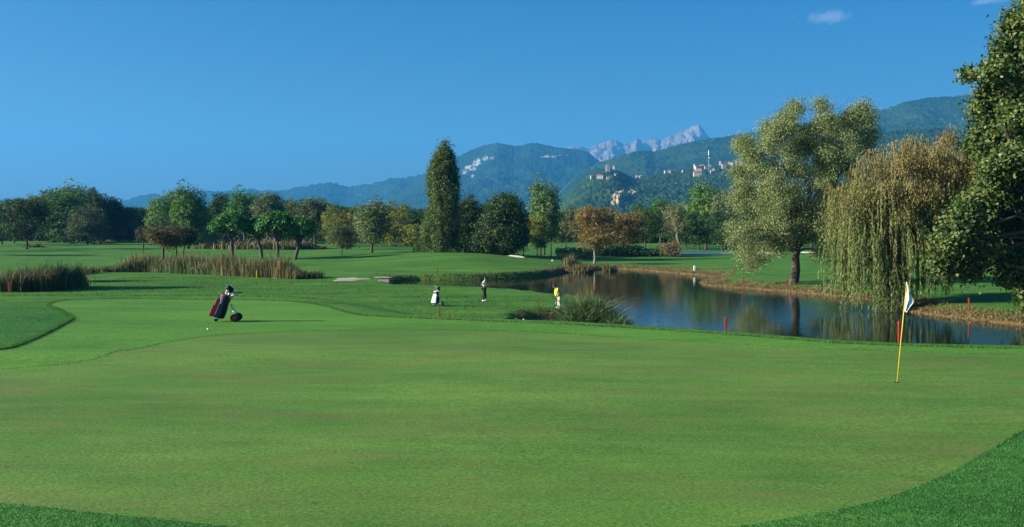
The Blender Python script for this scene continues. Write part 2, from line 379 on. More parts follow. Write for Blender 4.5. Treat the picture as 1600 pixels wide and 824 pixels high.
def gp(px, py, y0=8, y1=900):
    """the point of the ground seen at a place in the photo"""
    Ys = np.geomspace(y0, y1, 1500); X = (px-HX)/F*Ys; z = height(X, Ys); ray = CZ+(HY-py)/F*Ys
    i = np.argmax(z >= ray)
    return Vector((X[i], Ys[i], z[i]))
def at(px, Y): x = (px-HX)/F*Y; return Vector((x, Y, hz(x, Y)))
def bunker(px0, px1, Y, dep, hh): BUNK.append((((px0+px1)/2-HX)/F*Y, Y, (px1-px0)/2/F*Y, dep, hh))
bunker(1052, 1146, 208, 2.4, .42); bunker(1182, 1216, 204, 2.0, .30); bunker(1250, 1277, 204, 2.0, .30); bunker(795, 820, 160, 1.6, .25)

GREEN_px = [(-120, 584), (0, 578), (60, 574), (130, 568), (165, 562), (192, 553), (215, 544), (255, 533), (330, 522), (400, 516.5), (470, 514), (560, 512.5), (700, 513), (800, 515.5), (900, 520), (1000, 526.5), (1100, 533.5), (1200, 540), (1300, 545), (1400, 548.5), (1500, 551.5), (1600, 554), (1750, 560), (1840, 590), (1790, 622), (1690, 642), (1600, 667), (1540, 703), (1480, 738), (1420, 765), (1350, 788), (1250, 808), (1130, 828), (1000, 842), (800, 850), (500, 838), (350, 822), (200, 806), (0, 784), (-150, 768), (-400, 735), (-500, 680), (-350, 620)]
FAIR_px = [(0, 551), (50, 532), (85, 516), (110, 504), (116, 500), (98, 490), (82, 481), (78, 475), (88, 470), (110, 467), (170, 465.5), (250, 466), (330, 466.5), (450, 468), (505, 477), (545, 489), (600, 493.5), (700, 498), (850, 503), (960, 509), (1060, 516), (1150, 523), (1280, 535), (1400, 540.5), (1500, 542.5), (1600, 544.5), (1750, 550), (1900, 563), (1700, 600), (800, 640), (-60, 640), (-260, 610), (-60, 572)]
GREEN = densify(smoothpoly([px2w(x, y, 3.1) for x, y in GREEN_px], 2), .35)
FAIR = densify(smoothpoly([px2w(x, y, 3.1) for x, y in FAIR_px], 2), .45)
BUNKP = [densify([(cx+rx*math.cos(t)*(1+.1*math.sin(3*t)), cy-ry*.45+ry*.55*math.sin(t)*(1+.2*math.sin(2*t+i))) for t in np.linspace(0, 2*PI, 36)[:-1]], 9) for i, (cx, cy, rx, ry, hh) in enumerate(BUNK)]
# plan points: finer inside the view
pts = []
def fan(r0, r1, nr, a0, a1, na):
    for r in np.geomspace(r0, r1, nr):
        for a in np.linspace(R(a0), R(a1), na): pts.append((r*math.sin(a), r*math.cos(a)))
fan(6, 60, 190, -33, 33, 200); fan(60.6, 170, 110, -33, 33, 230); fan(173, 420, 46, -33, 33, 120); fan(450, 11300, 24, -34, 34, 30)
fan(1.5, 420, 60, -90, -34.5, 30); fan(1.5, 420, 60, 34.5, 90, 30); fan(460, 11300, 12, -95, -37, 10); fan(460, 11300, 12, 37, 95, 10); fan(2, 11300, 26, 97, 263, 22)
P2 = np.array(POND); Tn = np.roll(P2, -1, 0)-np.roll(P2, 1, 0); Tn /= np.linalg.norm(Tn, axis=1)[:, None]+1e-9; Nn = np.stack([Tn[:, 1], -Tn[:, 0]], 1)
for off in (-1.5, -.5, .12, .45, .9, 1.6, 2.6, 3.8):
    for s in (1, -1):
        Q = P2+Nn*off*s; dd = sdist(POND, Q[:, 0], Q[:, 1]); ok = np.abs(dd-off) < .06; pts += [tuple(q) for q in Q[ok]]
for (cx, cy, rx, ry, hh) in BUNK:
    for x in np.linspace(cx-rx*1.8, cx+rx*1.8, 46):
        for y in np.linspace(cy-ry*1.1, cy+ry*3, 18): pts.append((x, y))
edges = []
for poly in [POND, GREEN, FAIR]+BUNKP:
    b = len(pts); pts += list(poly); n = len(poly); edges += [(b+i, b+(i+1) % n) for i in range(n)]
res = delaunay_2d_cdt([Vector(p) for p in pts], edges, [], 0, 1e-4)
V2 = np.array([(v.x, v.y) for v in res[0]]); T = np.array([f for f in res[2]])
Z = height(V2[:, 0], V2[:, 1]); V3 = np.column_stack([V2, Z])
cen = V2[T].mean(1)
aa = np.cross(V2[T[:, 1]]-V2[T[:, 0]], V2[T[:, 2]]-V2[T[:, 0]]); T = T[aa > 1e-7]; cen = cen[aa > 1e-7]
ing = pip(GREEN, cen[:, 0], cen[:, 1]); inf = pip(FAIR, cen[:, 0], cen[:, 1]) & ~ing
inb = np.zeros(len(T), bool)
for b in BUNKP: inb |= pip(b, cen[:, 0], cen[:, 1])
near = np.hypot(V2[:, 0]-20, V2[:, 1]-80) < 130; dP = np.full(len(V2), 99.); dP[near] = sdist(POND, V2[near, 0], V2[near, 1])
dw = np.interp(V2[:, 0], [-40, 4, 12, 22, 60], [1.0, 1.2, 3.0, 3.2, 2.4]); dry = np.clip(1-dP/dw, 0, 1)**.8
dry = np.where((V2[:, 1] < 64) & (V2[:, 0] < 9), dry*.8, dry); dry = np.where((V2[:, 1] > 90) & (V2[:, 0] < 4), dry*.45, dry); dry = np.maximum(dry, .25*np.exp(-((V2[:, 1]-62)/6)**2)*(fbm(V2[:, 0]/3, V2[:, 1]/3, 3, 30)*.5+.6)*(np.abs(V2[:, 0]-4) < 16))
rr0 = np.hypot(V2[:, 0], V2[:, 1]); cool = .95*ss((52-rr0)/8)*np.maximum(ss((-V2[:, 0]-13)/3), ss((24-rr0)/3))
def sub(name, mask, mat, label):
    f = T[mask]; u, inv = np.unique(f, return_inverse=True); o = fast(name, V3[u], inv.reshape(-1, 3), mat, attrs={'dry': ('POINT', dry[u]), 'cool': ('POINT', cool[u])}, smooth=True)
    return tag(o, label, None, None, 'structure')
sub('ground', ~(ing | inf | inb), M['rough'], 'green rough grass and meadow reaching to the foot of the hills')
sub('putting_green', ing, M['green'], 'large closely mown putting green in the foreground')
sub('fairway', inf, M['fairway'], 'bright mown apron and fairway round the back of the putting green')
sub('sand_bunker', inb, M['sand'], 'pale sand bunkers in the far lawn')
# water
wp = []
for off in (1.0,):
    for s in (1, -1):
        Q = P2+Nn*off*s; dd = sdist(POND, Q[:, 0], Q[:, 1]); wp += [tuple(q) for q in Q[np.abs(dd-off) < .06]]
b = len(wp); wp += [tuple(p) for p in P2]; n = len(P2)
rw = delaunay_2d_cdt([Vector(p) for p in wp], [(b+i, b+(i+1) % n) for i in range(n)], [], 0, 1e-4)
Wv = np.array([(v.x, v.y, 0) for v in rw[0]]); Wf = np.array(rw[2]); wc = Wv[Wf].mean(1); keep = sdist(POND, wc[:, 0], wc[:, 1]) < .9
tag(fast('pond_water', Wv, Wf[keep], M['water'], smooth=True), 'dark still pond water reflecting the willows', kind='structure')

# ---------------------------------------------------------------- hills and mountains
def make_hill(name, prof, Yf, Yr, p0, p1, nu, nt, mat, label, gully=.16, L=400, canopy=0, cell=12, tp=.85, scars=(), ridge_n=0, rocky=False, seed=0, foot=3.0, crag=0):
    prof = sorted(prof); pxs = np.linspace(p0, p1, nu); H = (HY-np.interp(pxs, [a for a, b in prof], [b for a, b in prof]))/F*Yr+CZ
    if ridge_n: H = H+fbm(pxs/9, pxs*0, 4, seed+3, .6)*ridge_n
    ts = np.concatenate([np.linspace(0, 1, nt), np.linspace(1.03, 1.5, 8)]); V = np.zeros((len(ts), nu, 3)); rk = np.zeros((len(ts), nu))
    for j, t in enumerate(ts):
        Y = Yf+(Yr-Yf)*t; X = (pxs-HX)/F*Y; Yv = np.full(nu, Y)
        if t <= 1:
            s = t**tp; g = fbm(X/L, Yv/(L*1.5), 5, seed+1, .55)
            if rocky: g = 1-2*np.abs(g)*1.6
            z = foot+(H-foot)*s+g*gully*H*np.sin(PI*t)**.8
            if crag: z = z+(1-2*np.abs(fbm(X/(L*.25), Yv/(L*.5), 5, seed+8, .6)))*crag*H*min(1, (1-t)*4)*s
            z = np.minimum(z, CZ+(H-CZ)/Yr*Y*1.0-.002*H*(1-t)*8) if t < 1 else z
        else: z = H-(Y-Yr)*.28*(H/H.max())
        if canopy: z = z+canopy*(np.abs(fbm(X/cell, Yv/cell, 3, seed+2, .6))*1.7+.35*fbm(X/cell*4, Yv/cell*4, 2, seed+6))*min(1, t*8)
        V[j, :, 0] = X; V[j, :, 1] = Y; V[j, :, 2] = z
        ey = HY-F*(z-CZ)/Y
        for (cx, cy, rx, ry, k) in scars:
            q = ((pxs-cx)/rx)**2+((ey-cy)/ry)**2; rk[j] = np.maximum(rk[j], np.clip((1.15-q+fbm(X/(Yr*.006), z/(Yr*.004), 4, 44)*1.5)*4, 0, 1)*k*(1 if t < 1.01 else 0))
    idx = np.arange(len(ts)*nu).reshape(len(ts), nu); Q = np.stack([idx[:-1, :-1], idx[:-1, 1:], idx[1:, 1:], idx[1:, :-1]], -1).reshape(-1, 4)
    if rocky: rk[:] = np.maximum(rk, np.clip(1.2-(np.clip(.45-ts[:, None], 0, 1)*6), 0, 1))
    o = fast(name, V.reshape(-1, 3), Q, mat, attrs={'rock': ('POINT', rk.ravel())}, smooth=True)
    tag(o, label, kind='structure'); return V
def on_hill(V, px, py):
    """the place on a hill's face seen at a place in the photo"""
    E = HY-F*(V[:, :, 2]-CZ)/V[:, :, 1]; PX = HX+F*V[0, :, 0]/V[0, :, 1]; j = int(np.argmin(abs(PX-px))); c = E[:, j]
    i = int(np.argmax(c <= py)) if (c <= py).any() else int(np.argmin(c))
    return Vector(V[i, j])
forest = lambda n, g1, g2, s, bd: hill_mat(n, g1, g2, (.10, .10, .08), (.62, .58, .54), s, bd)
M['h_far'] = forest('far wooded hills', (.008, .026, .012), (.020, .044, .020), .0015, 25)
M['h_mid'] = forest('wooded mountain', (.008, .026, .010), (.022, .048, .018), .004, 9)
M['h_green'] = hill_mat('wooded ridge', (.008, .028, .010), (.028, .060, .018), (.3, .26, .18), (.4, .36, .26), .006, 8)
M['h_near'] = hill_mat('wooded near hill', (.010, .032, .009), (.034, .066, .018), (.40, .25, .11), (.62, .44, .22), .012, 4)
M['h_rock'] = hill_mat('bare rock', (.05, .08, .04), (.08, .1, .06), (.08, .07, .07), (.22, .18, .17), .0012, 60)
make_hill('rocky_mountains', [(840, 250), (872, 236), (880, 232), (898, 229), (915, 231), (922, 232), (934, 225), (947, 222), (955, 219), (962, 218), (972, 224), (985, 225), (990, 220), (994, 217), (1003, 222), (1012, 219), (1023, 217), (1033, 219), (1049, 212), (1058, 208), (1069, 203), (1078, 198), (1084, 195), (1092, 194.5), (1100, 203), (1107, 215), (1112, 218), (1140, 232), (1200, 260)],
          7600, 9200, 830, 1230, 520, 130, M['h_rock'], 'bare grey rocky peaks far behind the green ridge', gully=.05, L=700, rocky=True, ridge_n=14, seed=5, crag=.10, tp=.9)
make_hill('distant_hills', [(-1200, 345), (-400, 335), (0, 332), (100, 327), (190, 316), (215, 309), (233, 304), (260, 308), (300, 303), (330, 299), (345, 302), (380, 297), (420, 299), (445, 299), (480, 292), (515, 286.5), (545, 294), (580, 289), (610, 281), (640, 278), (665, 273), (700, 262), (760, 250), (900, 260), (1100, 300)],
          5400, 7000, -500, 1000, 620, 90, M['h_far'], 'low blue wooded hills along the left horizon', gully=.28, L=700, canopy=14, cell=40, seed=12)
make_hill('blue_mountain', [(480, 372), (560, 335), (620, 303), (665, 276), (700, 252), (716, 245), (735, 236), (750, 230), (765, 226), (778, 224), (790, 226), (803, 229), (815, 228), (829, 224), (838, 224), (850, 227), (862, 230), (885, 233), (905, 235), (918, 237), (928, 246), (945, 258), (1000, 290), (1100, 330)],
          4200, 6000, 490, 1090, 640, 190, M['h_mid'], 'blue wooded mountain with a white quarry scar', gully=.27, L=650, canopy=7, cell=22, seed=21,
          scars=[(744, 256, 6, 4, .8), (735, 263, 8, 5, .75), (727, 268, 5, 4, .7), (748, 251, 2.5, 3.5, .8), (758, 248, 4, 3, .5), (738, 274, 3, 3, .6), (770, 247, 4, 2, .3), (858, 245, 14, 1.5, .5), (880, 243, 8, 1.3, .4)])
VG = make_hill('green_ridge', [(820, 352), (868, 308), (883, 292), (900, 275), (930, 258), (947, 252), (960, 247), (985, 240), (1008, 236), (1023, 238), (1050, 230), (1080, 223), (1110, 217.5), (1150, 212), (1200, 203), (1250, 195), (1300, 186), (1355, 176), (1385, 171), (1415, 160), (1453, 154), (1517, 150), (1600, 150), (1700, 158), (1900, 190), (2200, 250), (2600, 320)],
          2700, 4200, 800, 2300, 900, 200, M['h_green'], 'long dark green wooded ridge rising to the right', gully=.20, L=480, canopy=6.5, cell=22, seed=33, tp=.95)
VN = make_hill('wooded_foothill', [(800, 368), (850, 345), (872, 324), (885, 309), (900, 293), (915, 281), (930, 271), (940, 268), (950, 266.5), (960, 267), (968, 269), (976, 274), (987, 280), (1000, 279), (1010, 277), (1034, 273), (1059, 269), (1080, 265), (1110, 263), (1150, 259), (1200, 262), (1260, 252), (1320, 232), (1362, 213), (1400, 206), (1450, 202), (1530, 203), (1600, 208), (1750, 230), (2000, 300)],
          1500, 2500, 800, 1800, 850, 230, M['h_near'], 'dark green wooded foothill carrying the castle and the village', gully=.15, L=200, canopy=6, cell=11, seed=47, tp=.9,
          scars=[(962, 311, 7, 9, 1), (972, 302, 9, 4, 1), (985, 302, 8, 3.5, 1), (884, 285, 2, 4, .9), (958, 317, 4, 5, .9)])

# ---------------------------------------------------------------- grass blades, tufts and reeds
def blades(name, XY, hgt, wid, lean, mat, label, tone=None, kind='stuff', seg=1, zoff=0, bend=.3, zmin=-.1):
    """real blades standing on the ground: one triangle (seg=1) or a bent blade of 2 pieces"""
    n = len(XY); z = np.maximum(height(XY[:, 0], XY[:, 1]), zmin)+zoff; a = RNG.uniform(0, 2*PI, n); h = hgt*RNG.uniform(.55, 1.15, n); w = wid*RNG.uniform(.6, 1.3, n)
    dx, dy = np.cos(a)*w/2, np.sin(a)*w/2; la = RNG.uniform(0, 2*PI, n); ll = h*lean*RNG.uniform(0, 1, n); lx, ly = np.cos(la)*ll, np.sin(la)*ll
    B = np.stack([XY[:, 0], XY[:, 1], z-.01], 1); tn = RNG.uniform(0, 1, n) if tone is None else tone
    if seg == 1:
        V = np.stack([B-np.stack([dx, dy, 0*dx], 1), B+np.stack([dx, dy, 0*dx], 1), B+np.stack([lx, ly, h], 1)], 1).reshape(-1, 3); Fa = np.arange(3*n).reshape(n, 3); t = tn
    else:
        Dv = np.stack([dx, dy, 0*dx], 1); m1 = B+np.stack([lx*.3, ly*.3, h*.6], 1); m2 = B+np.stack([lx*(1+bend), ly*(1+bend), h*(1-.12*bend)], 1)
        V = np.stack([B-Dv*.7, B+Dv*.7, m1+Dv, m1-Dv, m2+Dv*.12, m2-Dv*.12], 1).reshape(-1, 3); i = np.arange(n)[:, None]*6
        Fa = np.concatenate([i+np.array([[0, 1, 2, 3]]), i+np.array([[3, 2, 4, 5]])]); t = np.concatenate([tn, tn])
    o = fast(name, V, Fa, mat, attrs={'tone': ('FACE', t)}); return tag(o, label, kind=kind)
def along(poly, dens, inner, outer, vis=None, closed=True, step=.35):
    """random points in a band on both sides of a line (outward positive)"""
    P = np.array(poly); out = []
    A = P; B = np.roll(P, -1, 0); d = B-A; L = np.linalg.norm(d, axis=1); nrm = np.stack([d[:, 1], -d[:, 0]], 1)/(L[:, None]+1e-9)
    area = sum((P[i-1][0]*P[i][1]-P[i][0]*P[i-1][1]) for i in range(len(P))); sg = 1 if area > 0 else -1
    for i in range(len(P)):
        c = (A[i]+B[i])/2
        if vis and not vis(c[0], c[1]): continue
        k = RNG.poisson(L[i]*dens*(outer-inner))
        if k: t = RNG.uniform(0, 1, k)[:, None]; out.append(A[i]+d[i]*t+nrm[i]*sg*RNG.uniform(inner, outer, k)[:, None])
    return np.concatenate(out)
inview = lambda x, y, m=.60: y > 7 and abs(x/y) < m
E1 = along(GREEN, 2600, -.005, .05, lambda x, y: inview(x, y) and y > 14); E1b = along(GREEN, 900, .03, .35, lambda x, y: inview(x, y) and y > 17)
E2 = along(FAIR, 900, .0, .16, lambda x, y: inview(x, y) and (x < -12 or y > 26.3))
E2 = E2[~pip(GREEN, E2[:, 0], E2[:, 1])]
E2 = E2[sdist(GREEN, E2[:, 0], E2[:, 1]) > .4]
E3 = along(FAIR, 2600, .0, .10, lambda x, y: inview(x, y) and x < -13 and y < 40 and x < -.37*y); E3 = E3[sdist(GREEN, E3[:, 0], E3[:, 1]) > .4]
blades('cut_edge_grass', E3, .10, .02, .5, M['coolblade'], 'tall cut edge of the rough left of the apron')
blades('cut_edge_grass', np.concatenate([E1]), .045, .012, .5, M['blade'], 'thin dark edge of longer grass round the putting green')
blades('cut_edge_grass', E2, .085, .02, .7, M['blade'], 'edge of longer grass round the mown apron')
E4 = along(GREEN, 420, -.10, .0, lambda x, y: inview(x, y) and y < 22); E4b = along(GREEN, 160, -.28, -.08, lambda x, y: inview(x, y) and y < 22)
blades('cut_edge_grass', np.concatenate([E4, E4b]), .022, .010, 1.2, M['coolblade'], 'ragged longer blades along the near edge of the putting green')
# coarser grass in the near corners
def scatter(x0, x1, y0, y1, n, cond):
    X = RNG.uniform(x0, x1, n); Y = RNG.uniform(y0, y1, n); k = cond(X, Y); return np.stack([X[k], Y[k]], 1)
n_ = 420000
c1 = scatter(-7.5, 12, 8.3, 21, n_, lambda x, y: (np.abs(x/y) < .60) & ~pip(GREEN, x, y))
blades('rough_grass', c1, .032, .011, 1.2, M['coolblade'], 'coarse grass in the near corners of the picture')
c2 = scatter(-30, -8, 24, 46, 90000, lambda x, y: (np.abs(x/y) < .58) & ~pip(GREEN, x, y) & ~pip(FAIR, x, y))
blades('rough_grass', c2, .035, .03, 1.2, M['coolblade'], 'unmown grass left of the apron')
fl_ = scatter(-12, 14, 9.5, 33, 330, lambda x, y: (np.abs(x/y) < .56) & pip(GREEN, x, y))
lz = height(fl_[:, 0], fl_[:, 1])+.006; LFn = len(fl_)
def leaf_mesh_early():
    V = []; 
    for (x, y), z in zip(fl_, lz):
        a = random.uniform(0, 6.28); L = random.uniform(.012, .03); w = L*.5; c, s_ = math.cos(a), math.sin(a)
        V += [(x-c*L, y-s_*L, z), (x+s_*w, y-c*w, z+.006), (x+c*L, y+s_*L, z+.002), (x-s_*w, y+c*w, z+.008)]
    return V
M['litter'] = plain('fallen leaf', (.20, .12, .05), .9, var=.4, scale=3)
tag(fast('fallen_leaves', leaf_mesh_early(), np.arange(4*LFn).reshape(-1, 4), M['litter']), 'few tiny fallen leaves scattered over the putting green', kind='stuff')
# dry and green tufts along the banks
M['bankgrass'] = leafmat('bank grass', (.05, .045, .02), (.15, .11, .045), (.30, .22, .10), .2, hueobj=False)
bk = along(POND, 75, -.05, 1.1, lambda x, y: inview(x, y) and ((y > 64 and (x > 4 or y > 104)) or (y > 50 and x > 20))); bk2 = along(POND, 75, .5, 2.6, lambda x, y: inview(x, y) and y > 55 and x > 9)
bk2 = bk2[(sdist(POND, bk2[:, 0], bk2[:, 1]) > 0)]; bk = bk[sdist(POND, bk[:, 0], bk[:, 1]) > -.06]
blades('bank_grass', bk, np.where(bk[:, 0] > 8, .16, .13), .05, .9, M['bankgrass'], 'dry brown grass along the pond bank', seg=2)
blades('bank_grass', bk2, .20, .05, 1.0, M['bankgrass'], 'short dry grass on the gentle right hand banks')
bk3 = along(POND, 110, .0, 1.0, lambda x, y: y < 64 and y > 52 and x < 8); bk3 = bk3[(sdist(POND, bk3[:, 0], bk3[:, 1]) > 0) & (bk3[:, 0] > .2)]
blades('bank_grass', bk3, .07, .035, 1.1, M['bankgrass'], 'dry grass round the small dark inlet by the reeds', seg=2)
lw = scatter(-42, 12, 50, 108, 90000, lambda x, y: (np.abs(x/y) < .56) & (x < -4+.0*y) | (y < 75) & (np.abs(x/y) < .56))
lw = lw[(sdist(POND, lw[:, 0], lw[:, 1]) > .2)]
blades('rough_grass', lw, .07, .05, 1.2, M['blade'], 'uneven tufts of the lower lawn behind the green', tone=np.clip(RNG.uniform(0, .6, len(lw))+.5*vnoise(lw[:, 0]*.8, lw[:, 1]*.35, 66), 0, 1))
M['reed'] = leafmat('reed', (.035, .05, .018), (.13, .11, .045), (.38, .29, .14), .25, hueobj=False)
M['reedleaf'] = leafmat('reed leaves', (.02, .055, .018), (.085, .155, .06), (.34, .38, .24), .3, hueobj=False)
M['reedgreen'] = leafmat('green reed', (.03, .07, .02), (.08, .14, .04), (.24, .27, .13), .25, hueobj=False)
def reedbed(pxl, yw, n, hgt, mat, label, w=.05, lean=.35, name='reed_bed', taper=True):
    """pxl: list of (photo column, photo row of the foot); yw depth of the bed in metres"""
    G = [gp(a, b, 20) for a, b in pxl]; xs = np.array([g.x for g in G]); ys = np.array([g.y for g in G]); seglen = np.concatenate([[0], np.cumsum(np.hypot(np.diff(xs), np.diff(ys)))])
    s = RNG.uniform(0, seglen[-1], n); X = np.interp(s, seglen, xs)+RNG.normal(0, .15, n); u = RNG.uniform(0, 1, n); Y = np.interp(s, seglen, ys)+u*yw
    e = np.minimum(s, seglen[-1]-s)/(seglen[-1]*.5+1e-6); hh = hgt*(.45+.45*vnoise(X/1.6, Y/1.4, 3)+.3*vnoise(X/.35, Y/.35, 9))*(np.clip(e*4, .35, 1) if taper else 1)
    odd = RNG.uniform(0, 1, n); hh = np.where(odd > .93, hh*1.28, hh*np.where(odd < .25, .7, 1)); X = X+np.where(odd > .8, RNG.normal(0, .25, n), 0); tone = np.clip(.45*vnoise(X/1.1, Y/1.1, 8)+.75*RNG.uniform(0, 1, n)**1.4-.12+.25*(odd > .93), 0, 1)
    return blades(name, np.stack([X, Y], 1), hh, w, lean, mat, label, tone, seg=2)
reedbed([(-40, 457), (30, 457), (72, 456), (100, 452)], 5.0, 6500, 2.1, M['reed'], 'dark dry reed bed at the left edge', w=.045)
reedbed([(150, 426), (230, 426), (262, 427), (330, 430), (400, 434), (460, 437), (494, 436)], 3.5, 13000, 2.35, M['reed'], 'long bed of tall dry reeds across the left meadow', w=.05)
reedbed([(152, 426), (230, 426), (300, 429), (345, 431)], 3.0, 2600, 2.0, M['reedleaf'], 'greener reeds mixed into the left half of the long bed', w=.05)
reedbed([(95, 432), (150, 427)], 2, 500, .9, M['reed'], 'low thin reeds joining the two reed beds', w=.06)
reedbed([(300, 389), (360, 390), (440, 391), (500, 390)], 8, 3000, 2.4, M['reed'], 'distant brown reeds behind the umbrella pines', w=.25)
reedbed([(145, 381), (178, 381)], 3, 350, 1.2, M['reed'], 'small brown reed clump far out on the left meadow', w=.2)
reedbed([(35, 387), (62, 387)], 3, 250, 1.2, M['reed'], 'small brown reed clump below the dark left tree', w=.2)
def reedpatch(px, Y, rx, ry, n, hgt, mat, label, w=.05, lean=.5, zmin=None, name='reed_clump'):
    c = at(px, Y); a = RNG.uniform(0, 2*PI, n); r = np.sqrt(RNG.uniform(0, 1, n)); X = c.x+rx*r*np.cos(a); Yy = c.y+ry*r*np.sin(a)
    hh = hgt*(1-.55*r**2)*(.7+.4*vnoise(X/.7, Yy/.7, 5)); tone = np.clip(.5*vnoise(X/.6, Yy/.6, 8)+.6*RNG.uniform(0, 1, n)-.05, 0, 1)
    return blades(name, np.stack([X, Yy], 1), hh, w, lean, mat, label, tone, seg=2, bend=.6)
reedpatch(920, 53.5, 1.55, 1.7, 2600, 2.3, M['reedleaf'], 'clump of tall green reeds on the pond edge beside the putting golfer', w=.06, lean=.75)
reedpatch(918, 53.8, 1.3, 1.5, 1200, 2.7, M['reedgreen'], 'upright stems rising from the green reed clump', w=.03, lean=.22)
reedpatch(962, 52, .9, 1.0, 900, 1.6, M['reedleaf'], 'low end of the green reed clump by the open water', w=.05, lean=.8)
reedpatch(895, 140, 1.6, 2, 700, 2.2, M['reed'], 'grey brown reeds at the far tip of the stream bank', w=.09)
reedpatch(905, 134, 2.0, 1.5, 700, 1.6, M['reed'], 'brown reeds leaning over the far pond corner', w=.09)
reedpatch(953, 139, 1.1, 1, 350, 1.6, M['reed'], 'small dark reed tuft on the far pond shore', w=.08)

# ---------------------------------------------------------------- trees
def crown_pts(lobes, n, per, cr, seed, shell=.5, flat=.8):
    r = np.random.default_rng(seed); L = np.array(lobes, float); w = (L[:, 3]*L[:, 4]*L[:, 5])**(2/3); nc = max(4, n//per); k = r.choice(len(L), nc, p=w/w.sum())
    d = r.normal(size=(nc, 3)); d /= np.linalg.norm(d, axis=1)[:, None]; rad = shell+(1-shell)*r.uniform(0, 1, nc)**.6
    rad = rad*(1+.14*r.normal(size=nc)); c = L[k, :3]+d*rad[:, None]*L[k, 3:6]; ct = r.uniform(0, 1, nc)
    i = np.repeat(np.arange(nc), per); sz = r.uniform(.6, 1.3, nc)[i][:, None]
    P = c[i]+r.normal(size=(len(i), 3))*cr*np.array([1, 1, flat])*sz
    nr = d[i]*.9+r.normal(size=P.shape)*.65+np.array([0, 0, .25]); tone = np.clip(.55*ct[i]+.45*r.uniform(0, 1, len(i)), 0, 1)
    return P, nr, tone
def leaf_mesh(name, P, nr, tone, leaf, mat, parent, aspect=.6, seed=0, hang=0, high=None):
    r = np.random.default_rng(seed+99); n = len(P); nr = nr/(np.linalg.norm(nr, axis=1)[:, None]+1e-9)
    t = r.normal(size=(n, 3)); t[:, 2] -= hang; t -= nr*(t*nr).sum(1)[:, None]; t /= np.linalg.norm(t, axis=1)[:, None]+1e-9; b = np.cross(nr, t)
    s = leaf*r.uniform(.6, 1.3, n)[:, None]; V = np.stack([P-t*s*.5, P+b*s*aspect*.5-t*s*.05, P+t*s*.5, P-b*s*aspect*.5-t*s*.05], 1).reshape(-1, 3)
    at_ = {'tone': ('FACE', tone)}
    if high is not None: at_['high'] = ('FACE', high)
    return fast(name, V, np.arange(4*n).reshape(n, 4), mat, parent, at_)
def limb(mb, a, b, r0, r1, seed, n=5, sag=.12, seg=7):
    r = random.Random(seed); a = Vector(a); b = Vector(b); L = (b-a).length; pts = []; rad = []
    for i in range(n+1):
        t = i/n; p = a.lerp(b, t); p.z += math.sin(PI*t)*L*sag*.6; 
        if 0 < i < n: p += Vector((r.uniform(-1, 1), r.uniform(-1, 1), r.uniform(-1, 1)))*L*.05
        pts.append(p); rad.append(r0+(r1-r0)*t**.8)
    mb.tube(pts, rad, seg, cap=True); return pts
def make_tree(name, H, lobes, trunk_r, fork, n, leaf, mat, bark, seed=0, per=14, cr=.05, shell=.45, lean=0, hang=0, aspect=.6, twigs=2, limbs=True, flat=.8, root_flare=1.5, tones=None):
    """lobes in units of H; a root empty with the parts trunk and crown at the origin"""
    root = empty(name, (0, 0, 0)); L = [tuple(v*H for v in l) for l in lobes]; mb = MB(); f = Vector((lean*H, 0, fork*H)); r = random.Random(seed)
    pts = [Vector((0, 0, -.15)), Vector((0, 0, .02*H)), Vector((lean*H*.3+trunk_r*.3, 0, fork*H*.4)), Vector((lean*H*.8-trunk_r*.2, trunk_r*.2, fork*H*.8)), f]
    mb.tube(pts, [trunk_r*root_flare, trunk_r*1.15, trunk_r, trunk_r*.88, trunk_r*.8], 10)
    if limbs:
        step = max(1, len(L)//34) if len(L) > 60 else 1
        for i, l in enumerate(L):
            if i % step: continue
            e = Vector(l[:3]); base = f.lerp(pts[3], r.uniform(0, .6)); rr = trunk_r*(.5 if (e-f).length > .18*H else .38)*(.55 if step > 1 else 1)
            p = limb(mb, base, e, rr, trunk_r*.08, seed*31+i)
            for k in range(twigs):
                q = p[2+k % 3]; d = Vector((r.uniform(-1, 1), r.uniform(-1, 1), r.uniform(-.2, 1))).normalized(); limb(mb, q, q+Vector((d.x*l[3], d.y*l[4], d.z*l[5]))*.9, rr*.35, rr*.06, seed*77+i*5+k, n=3, seg=5)
    mb.build('trunk', bark, root, smooth=True)
    P, nr, tone = crown_pts(L, n, per, cr*H, seed, shell, flat)
    leaf_mesh('crown', P, nr, tone, leaf, mat, root, aspect, seed, hang); return root
def kids(o): return [c for c in bpy.data.objects if c.parent is o]
KID = {}
def copy_tree(o, loc, rz, sc, mat=None):
    ch = KID.get(o.name) or kids(o); KID[o.name] = ch
    r = o.copy(); COL.objects.link(r); r.location = loc; r.rotation_euler = (0, 0, rz); r.scale = sc
    for c in ch:
        d = c.copy(); COL.objects.link(d); d.parent = r
        if mat and c.name.startswith('crown'): d.material_slots[0].link = 'OBJECT'; d.material_slots[0].material = mat
    return r
